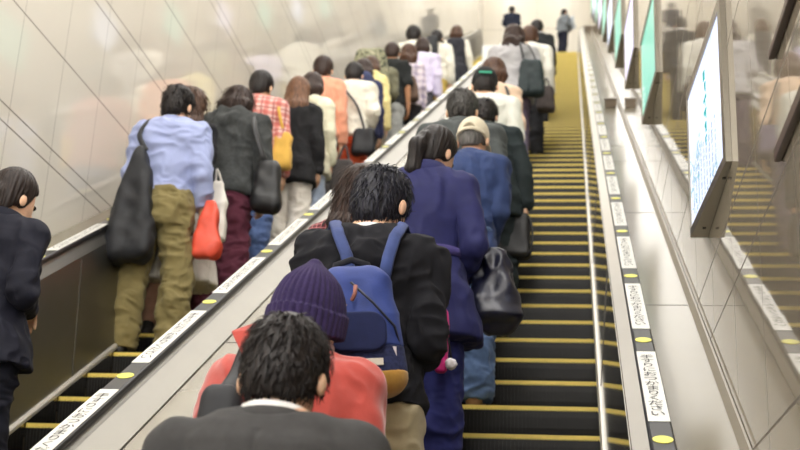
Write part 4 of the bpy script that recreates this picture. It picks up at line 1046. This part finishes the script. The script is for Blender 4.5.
person('a18', 457, 26, 36, 'A', 'woman in a black pinafore over white sleeves, highest on the left escalator', 'f',
       top=dict(kind='pinafore', off=.040, hem=.62, flare=.14, col=fb('black_pinafore', (52, 52, 58), .9), sr=.018, wr=.008, sleeve=0),
       bottom=dict(kind='skirt', hem=.60, col=fb('black_pinafore', (52, 52, 58)), tights=skin('skin', (226, 182, 150))), hair='bob', hairm=BROWNHAIR, arms=('down', 'down'), hp=2, wide=1.15)
for sd in (-1, 1):
    xb, yb, zb, s, yw, P, root = WORLD['a18']; fd = Field((-.4, -.2, .8), (.4, .3, 1.5), .012)
    fd.cone((sd*.165, -.015, 1.36), (sd*.230, -.03, 1.09), .062, .056, .02); fd.cone((sd*.230, -.03, 1.09), (sd*.24, .04, .90), .056, .046, .02)
    V, Q = fd.mesh(); big_mesh('sleeve', V*s, Q, fb('off_white_shirt', (230, 226, 212)), root)['label'] = 'white sleeve'

# ---------------------------------------------------------------- rucksack of the hoodie wearer
NAVYP = fb('rucksack_blue', (46, 64, 130), .6, .12, 20, .35, 260, .1, .35); DENIM = fb('rucksack_denim', (44, 50, 84), .9, .35, 90, .5, 200, .1)
SUEDE = fb('rucksack_suede', (176, 134, 62), .9, .12, 40, .3, 300, .3); DARKP = fb('rucksack_pocket', (30, 38, 78), .75, .10, 30)
xb, yb, zb, s, yw, P, _r = WORLD['pack']
c = wpt('pack', (.018, -.262, .868)); R0 = math.radians(16)
rk = empty('rucksack', tuple(c), R0); rk.rotation_euler = (0, -.11, R0); rk.scale = (1, 1, .85); tag(rk, 'blue rucksack with denim lower half, tan suede base and leather patch', 'rucksack')
RW, RD, RH = .255, .16, .455
def pk(fn_z0, fn_z1, grow, mat, name, wr=.006, lab=None, seed=1, inset=0):
    fd = Field((-.20, -.16, -.04), (.20, .16, RH+.06), .005)
    def f(x, y, z):
        t = np.clip(z/RH, 0, 1); sw = 1.05-.30*t**2.2; sd = 1.10-.45*t**1.5
        d = sbox(x/sw, (y-.015*t)/sd, z+0*x, (0, 0, RH/2), (RW/2, RD/2, RH/2), .055)*np.minimum(sw, sd)-grow
        return np.maximum(d, np.maximum(fn_z0(x, y)-z, z-fn_z1(x, y)))
    fd.add(f, None, 0); V, Q = fd.mesh(); V = relax(V.astype(np.float64), Q, 2, .5); N = normals(V, Q)
    V = V+N*(wr*(ridge(V, (10, 10, 9), seed)*.6+.4*vnoise(V*22+seed)))[:, None]
    o = big_mesh(name, V, Q, mat, rk)
    if lab: o['label'] = lab
    return o
pk(lambda x, y: .155+0*x, lambda x, y: 1+0*x, .0, NAVYP, 'upper_body', .007, 'blue nylon upper half')
pk(lambda x, y: .055+.10*np.maximum(0, x)+0*x, lambda x, y: .16+0*x, .001, DENIM, 'lower_body', .004, 'dark denim lower half')
pk(lambda x, y: -1+0*x, lambda x, y: .062+.10*np.maximum(0, x)+0*x, .002, SUEDE, 'base', .003, 'tan suede base')
fd = Field((-.16, -.16, .05), (.16, .02, .36), .005)
fd.add(lambda x, y, z: sbox(x, y, z+0*x, (-.012, -.074, .205), (.088, .026, .070), .024 if False else .055)-.004+.0*x if False else np.maximum(np.maximum(np.maximum(sbox(x, 0*y, z, (-.012, 0, .200), (.086, 1., .068), .05), np.abs(y+.080)-.020), -1+0*x), -.2+0*x), None, 0)
V, Q = fd.mesh(); big_mesh('front_pocket', relax(V.astype(np.float64), Q, 5), Q, DARKP, rk)['label'] = 'dark navy round front pocket'
mb = MB()
for q in ((-.060, .292), ): mb.hexa([(q[0]-.024, -.090, q[1]), (q[0]+.024, -.090, q[1]), (q[0]+.024, -.075, q[1]), (q[0]-.024, -.075, q[1]), (q[0]-.004, -.080, q[1]+.034), (q[0]+.004, -.080, q[1]+.034), (q[0]+.004, -.066, q[1]+.034), (q[0]-.004, -.066, q[1]+.034)])
mb.build('leather_patch', fb('tan_leather', (206, 160, 70), .6), rk)['label'] = 'tan leather patch on the upper front'
MB().box((.010, -.0935, .085), (.058, -.080, .108)).build('woven_label', plain('woven_label', (220, 214, 200), .8), rk)['label'] = 'off-white woven label'
MB().box((.088, -.074, .105), (.100, -.058, .150)).build('side_tag', plain('side_tag', (214, 206, 208), .8), rk)['label'] = 'pale side tag'
pts = [(-.008, -.085, .36), (-.012, -.093, .33), (-.022, -.095, .305)]
MB().tube(pts, .006, 6).build('zip_pull', fb('pull_leather', (150, 96, 84), .6), rk, True)
t = [(-.02, -.075, .375), (.04, -.082, .30), (.10, -.070, .22), (.118, -.045, .14)]
MB().tube(t, .004, 6).build('zip', plain('zip_dark', (30, 32, 46), .4), rk, True)
MB().tube([(-.055, .035, .425), (-.045, .040, .475), (0, .045, .495), (.045, .040, .475), (.055, .035, .425)], .013, 8, .6).build('handle', fb('handle_black', (28, 28, 34), .8), rk, True)
from mathutils import Euler
rki = (Euler((0, -.11, R0)).to_matrix().to_4x4() @ Matrix.Diagonal((1, 1, .85, 1))).inverted()
for sd in (-1, 1):
    L_ = [wpt('pack', (sd*.045+.012, -.20, 1.21)), wpt('pack', (sd*.062+.008, -.19, 1.31)), wpt('pack', (sd*.085, -.165, 1.385)), wpt('pack', (sd*.105, -.09, 1.452)), wpt('pack', (sd*.122, .01, 1.435)), wpt('pack', (sd*.135, .10, 1.36)), wpt('pack', (sd*.15, .135, 1.22))]
    L_ = [tuple(rki @ Vector(np.array(p)-c)) for p in L_]
    mb = MB(); mb.tube(L_, .020, 8, .38); mb.build('shoulder_strap', fb('strap_blue', (56, 70, 118), .75), rk, True)

xb, yb, zb, s, yw, P, _r = WORLD['beanie']; o0 = np.array((xb, yb, zb)); ww = []
for dy in (0, .014):
    for q, dd in (((268, 318), -.06), ((231, 331), -.10), ((250, 372), -.13), ((300, 372), -.13), ((300, 322), -.09)): ww.append(tuple(at(q[0], q[1], yb+dd+dy)-o0))
o = mesh_obj('collar_flap', ww, [(0, 1, 2, 3, 4), (9, 8, 7, 6, 5)]+[(i, 5+i, 5+(i+1) % 5, (i+1) % 5) for i in range(5)], fb('coral_coat', (0, 0, 0)), _r, False); bevel(o, .004, 2)
# ---------------------------------------------------------------- other bags
LEATH = fb('black_leather', (30, 30, 32), .45, .2, 20, .4, 120, 0, .5); NYL = fb('black_nylon', (34, 35, 39), .6, .2, 16, .4, 60, .1, .4)
# man in light blue shirt: long black shoulder bag
b0 = at(127, 263, WORLD['a2'][1]-.17); r_ = empty('shoulder_bag', tuple(b0)); tag(r_, 'long slouchy black shoulder bag hanging from the light blue shirt', 'bag')
soft_bag(r_, 'sack', .30, .17, .74, NYL, .008, .16, .4, .085, wr=.022, seed=3, fr=(10, 10, 3))
sh = wpt('a2', (-.095, -.03, 1.475)); shb = wpt('a2', (-.13, -.13, 1.36)); md = wpt('a2', (-.135, -.17, 1.30))
strap(r_, [wpt('a2', (-.115, .11, 1.34)), wpt('a2', (-.118, .02, 1.452)), wpt('a2', (-.125, -.08, 1.425)), wpt('a2', (-.14, -.15, 1.30)), b0+np.array([.035, .0, .70])], NYL, .016, .35)
# red and white carrier bags behind his right hand
b0 = at(205, 258, WORLD['a2'][1]+.02); r_ = empty('carrier_bag', tuple(b0)); tag(r_, 'crumpled red carrier bag hanging by the olive chinos', 'bag')
soft_bag(r_, 'sack', .17, .09, .36, fb('red_plastic', (226, 84, 62), .45, .08, 14, .3, 50, 0, .5), .007, .34, .4, .03, wr=.020, seed=9)
strap(r_, [b0+np.array([-.03, 0, .35]), b0+np.array([-.01, 0, .42]), wpt('a2', (.235, .10, .79)), b0+np.array([.03, 0, .35])], fb('red_plastic', (226, 84, 62)), .007, .5, 'handle')
b0 = at(213, 243, WORLD['a2'][1]+.22); r_ = empty('carrier_bag', tuple(b0)); tag(r_, 'white carrier bag hanging just behind the red carrier bag', 'bag')
soft_bag(r_, 'sack', .16, .08, .40, fb('white_plastic', (232, 226, 216), .5, .05, 14, .3, 50, 0, .5), .008, .40, .4, .03, wr=.016, seed=29)
strap(r_, [b0+np.array([-.02, 0, .39]), b0+np.array([-.01, -.03, .47]), b0+np.array([.02, 0, .39])], fb('white_plastic', (232, 226, 216)), .007, .5, 'handle')
# black handbag of the charcoal hoodie
b0 = at(265, 213, WORLD['a4'][1]-.08); r_ = empty('handbag', tuple(b0)); tag(r_, 'black leather handbag on a long strap beside the charcoal hoodie', 'bag')
soft_bag(r_, 'sack', .20, .13, .36, LEATH, .008, .72, .6, .05, wr=.010, seed=5)
strap(r_, [wpt('a4', (.10, .06, 1.44)), wpt('a4', (.145, -.03, 1.455)), wpt('a4', (.19, -.14, 1.30)), at(261, 150, WORLD['a4'][1]-.12), b0+np.array([-.02, -.01, .35])], LEATH, .020, .35)
# mustard bag of the plaid shirt
b0 = at(281, 170, WORLD['a5'][1]-.05); r_ = empty('shoulder_bag', tuple(b0)); tag(r_, 'mustard yellow cloth bag beside the red plaid shirt', 'bag')
soft_bag(r_, 'sack', .16, .10, .30, fb('mustard_cloth', (222, 176, 84), .85, .08), .010, .7, .6, .04, seed=4)
strap(r_, [wpt('a5', (.16, .02, 1.44)), wpt('a5', (.20, -.12, 1.30)), b0+np.array([0, 0, .29])], fb('mustard_cloth', (222, 176, 84)), .012)
# dark bag of the salmon shirt
b0 = at(341, 200, WORLD['a8'][1]-.22); r_ = empty('handbag', tuple(b0)); tag(r_, 'dark grey tote beside the salmon shirt', 'bag')
soft_bag(r_, 'sack', .20, .10, .38, fb('dark_grey_bag', (70, 66, 66), .8), .012, .85, .6, .04, seed=7)
strap(r_, [b0+np.array([-.05, 0, .36]), b0+np.array([0, .03, .52]), b0+np.array([.05, 0, .36])], fb('dark_grey_bag', (70, 66, 66)), .010, .5, 'handle')
# cross-body bag of the white shirt
b0 = at(363, 155, WORLD['a9'][1]-.16); r_ = empty('cross_body_bag', tuple(b0)); tag(r_, 'black cross-body bag over the white shirt and orange trousers', 'bag')
soft_bag(r_, 'sack', .22, .10, .26, NYL, .012, .85, .6, .04, seed=8)
strap(r_, [wpt('a9', (-.10, -.03, 1.46)), wpt('a9', (-.04, -.185, 1.30)), wpt('a9', (.10, -.20, 1.10)), b0+np.array([.0, 0, .25])], NYL, .014)
# navy rucksack
def small_pack(key, name, label, w, d, h, mat, dx=0, z=1.0, back=-.22, cat='rucksack', smat=None, topw=.8):
    c = wpt(key, (dx, back, z)); r = empty(name, tuple(c)); tag(r, label, cat)
    soft_bag(r, 'sack', w, d, h, mat, .012, topw, .75, min(.07, d*.45), wr=.008, seed=6)
    for sd in (-1, 1):
        strap(r, [c+np.array([sd*w*.28, .04, h*.9]), wpt(key, (sd*.10, -.06, 1.47)), wpt(key, (sd*.125, .09, 1.38)), wpt(key, (sd*.14, .13, 1.2))], smat or mat, .022, .35, 'shoulder_strap')
    fd = Field((-w*.5, -d*.5-.06, .0), (w*.5, .0, h*.6), .012); fd.add(lambda x, y, z: sbox(x, y, z+0*x, (0, -d*.5, h*.28), (w*.34, .03, h*.2), .025), None, 0)
    V, Q = fd.mesh(); big_mesh('front_pocket', V, Q, mat, r); return r
small_pack('a10', 'rucksack', 'navy rucksack on the navy jacket next to the white shirt', .28, .14, .42, fb('navy_pack', (60, 66, 98), .8), .02, .98)
small_pack('a12', 'rucksack', 'big round camouflage rucksack high on the rider above the pale yellow top', .42, .26, .50, camo('camouflage'), -.02, 1.00, -.26, topw=.7)
small_pack('a17', 'rucksack', 'narrow black rucksack on the white shirt near the top of the left escalator', .20, .12, .44, NYL, -.04, 1.02)
# brown bag on the striped top
b0 = wpt('a14', (.04, -.24, .80)); r_ = empty('shoulder_bag', tuple(b0)); tag(r_, 'brown slouchy shoulder bag over the striped lilac top', 'bag')
soft_bag(r_, 'sack', .28, .14, .32, fb('brown_bag', (104, 84, 72), .8), .012, .6, .6, .05, seed=2)
strap(r_, [wpt('a14', (-.12, -.03, 1.46)), wpt('a14', (-.05, -.18, 1.30)), b0+np.array([0, 0, .31])], fb('brown_bag', (104, 84, 72)), .016)
# right escalator bags
b0 = at(512, 259, WORLD['dark'][1]-.02); r_ = empty('briefcase', tuple(b0)); tag(r_, 'black leather briefcase bag hanging from the dark suited man', 'bag')
soft_bag(r_, 'body', .235, .12, .295, LEATH, .007, .88, .75, .035, wr=.007, seed=12)
hd = wpt('dark', (.215, -.005, .785))
for dy in (-.03, .03): strap(r_, [b0+np.array([-.055, dy, .28]), b0+np.array([-.04, dy*.6, .345]), b0+np.array([0, dy*.2, .375]), b0+np.array([.04, dy*.6, .345]), b0+np.array([.055, dy, .28])], LEATH, .008, .8, 'handle')
strap(r_, [b0+np.array([.10, -.04, .27]), b0+np.array([.125, -.06, .18]), b0+np.array([.12, -.06, .05]), b0+np.array([.09, -.05, .01])], LEATH, .007, .5, 'loose_strap')
PLAS = fb('shiny_black_bag', (20, 22, 42), .36, .3, 14, .9, 26, 0, .7)
b0 = at(493, 331, WORLD['coat'][1]+.10); r_ = empty('tote_bag', tuple(b0)); tag(r_, 'shiny crinkled navy black tote hanging behind the navy trench coat', 'bag')
soft_bag(r_, 'sack', .225, .18, .36, PLAS, .007, .40, .5, .085, wr=.034, seed=21, fr=(15, 15, 9))
strap(r_, [b0+np.array([-.03, -.02, .33]), at(483, 258, WORLD['coat'][1]+.06), at(470, 240, WORLD['coat'][1]+.04), at(476, 258, WORLD['coat'][1]+.10), b0+np.array([-.01, .03, .33])], PLAS, .011, .5, 'handle')
# pink pouch with a pompom
b0 = at(441, 374, WORLD['coat'][1]-.24); r_ = empty('pouch', tuple(b0)); tag(r_, 'magenta pink pouch with a white pompom charm in front of the navy trench', 'pouch')
soft_bag(r_, 'sack', .055, .05, .26, fb('magenta', (196, 36, 118), .6, .1), .006, .6, .6, .02, seed=14)
fd = Field((-.02, -.09, -.02), (.10, .05, .10), .005); fd.ell((.042, -.03, .035), (.024, .024, .024), .0); V, Q = fd.mesh(); N = normals(V, Q); V = V+N*(.004*vnoise(V*120))[:, None]
big_mesh('pompom', V, Q, fb('pompom_white', (214, 208, 212), .95), r_)['label'] = 'white pompom charm'
MB().tube([(.042, -.03, .058), (.03, -.02, .12), (.01, -.01, .2)], .004, 6).build('cord', fb('black_cord', (30, 26, 32)), r_, True)
# sling of the red coat
b0 = wpt('beanie', (-.15, -.19, 1.10)); r_ = empty('sling_bag', tuple(b0)); tag(r_, 'black sling bag on the left shoulder of the coral red coat', 'bag')
soft_bag(r_, 'sack', .13, .10, .20, NYL, .006, .7, .6, .04, seed=31)
strap(r_, [wpt('beanie', (-.15, .12, 1.34)), wpt('beanie', (-.135, .04, 1.462)), wpt('beanie', (-.128, -.07, 1.458)), wpt('beanie', (-.125, -.15, 1.37)), b0+np.array([.02, 0, .19])], NYL, .026, .4)
# cream top: thin strap bag; grey top: big bag; lower dark bag
b0 = wpt('cream', (.20, -.06, .78)); r_ = empty('handbag', tuple(b0)); tag(r_, 'grey lilac handbag at the side of the peach cream top', 'bag')
soft_bag(r_, 'sack', .18, .14, .26, fb('lilac_bag', (112, 104, 126), .8), .010, .7, .6, .04, seed=15)
strap(r_, [wpt('cream', (.08, .0, 1.46)), wpt('cream', (.12, -.14, 1.34)), wpt('cream', (.17, -.17, 1.1)), b0+np.array([0, 0, .25])], LEATH, .012)
b0 = at(531, 96, WORLD['gshirt'][1]-.22); r_ = empty('shoulder_bag', tuple(b0)); tag(r_, 'big black and teal shoulder bag over the grey top', 'bag')
soft_bag(r_, 'sack', .30, .16, .44, fb('black_teal_bag', (40, 50, 52), .5, .2), .012, .75, .6, .05, seed=16)
strap(r_, [wpt('gshirt', (.10, .0, 1.48)), wpt('gshirt', (.08, -.17, 1.40)), b0+np.array([-.08, 0, .42])], LEATH, .014); strap(r_, [wpt('gshirt', (.10, .0, 1.48)), wpt('gshirt', (.16, -.17, 1.38)), b0+np.array([.06, 0, .42])], LEATH, .014)
b0 = at(546, 112, WORLD['white2'][1]-.30); r_ = empty('tote_bag', tuple(b0)); tag(r_, 'dark brown tote hanging low beside the big black shoulder bag', 'bag')
soft_bag(r_, 'sack', .22, .14, .34, fb('brown_black_bag', (74, 66, 64), .7), .012, .7, .6, .05, seed=17)
strap(r_, [b0+np.array([-.04, 0, .32]), b0+np.array([0, .05, .46]), b0+np.array([.04, 0, .32])], LEATH, .010, .5, 'handle')
# pale sheet carried on the landing
c = wpt('top2', (0.10, .22, .98)); r_ = empty('paper_sheet', tuple(c)); r_.rotation_euler = (.2, 0, -.9); tag(r_, 'pale sheet carried by the person on the upper landing', 'paper')
V = []; 
for i in range(9):
    for j in range(9): V.append((-.22+.055*i, .02*math.sin(i*.8)+.012*math.sin(j*1.1), -.02+.05*j))
o = mesh_obj('sheet', V, [(i*9+j, i*9+j+1, (i+1)*9+j+1, (i+1)*9+j) for i in range(8) for j in range(8)], plain('pale_paper', (176, 184, 192), .7), r_)
m_ = o.modifiers.new('s', 'SOLIDIFY'); m_.thickness = .003


# ------------------------------------------------------------------ camera, world, render settings
cam = bpy.data.cameras.new('camera'); co = bpy.data.objects.new('camera', cam); COL.objects.link(co)
cam.sensor_width = 36; cam.lens = F/800*36; cam.clip_start = .05; cam.clip_end = 200
M = Matrix([[*RM[0], 0], [*RM[1], 0], [*RM[2], 0], [0, 0, 0, 1]]); co.matrix_world = M
cam.dof.use_dof = True; cam.dof.focus_distance = 4.1; cam.dof.aperture_fstop = 3.6; cam.dof.aperture_blades = 7
scn.camera = co
w = bpy.data.worlds.new('world'); scn.world = w; w.use_nodes = True
bg = w.node_tree.nodes.get('Background') or w.node_tree.nodes.new('ShaderNodeBackground')
bg.inputs[0].default_value = (1, .96, .90, 1); bg.inputs[1].default_value = .35
scn.view_settings.view_transform = 'Standard'; scn.view_settings.look = 'None'; scn.view_settings.gamma = 1; scn.view_settings.use_curve_mapping = False
scn.view_settings.exposure = 0.03
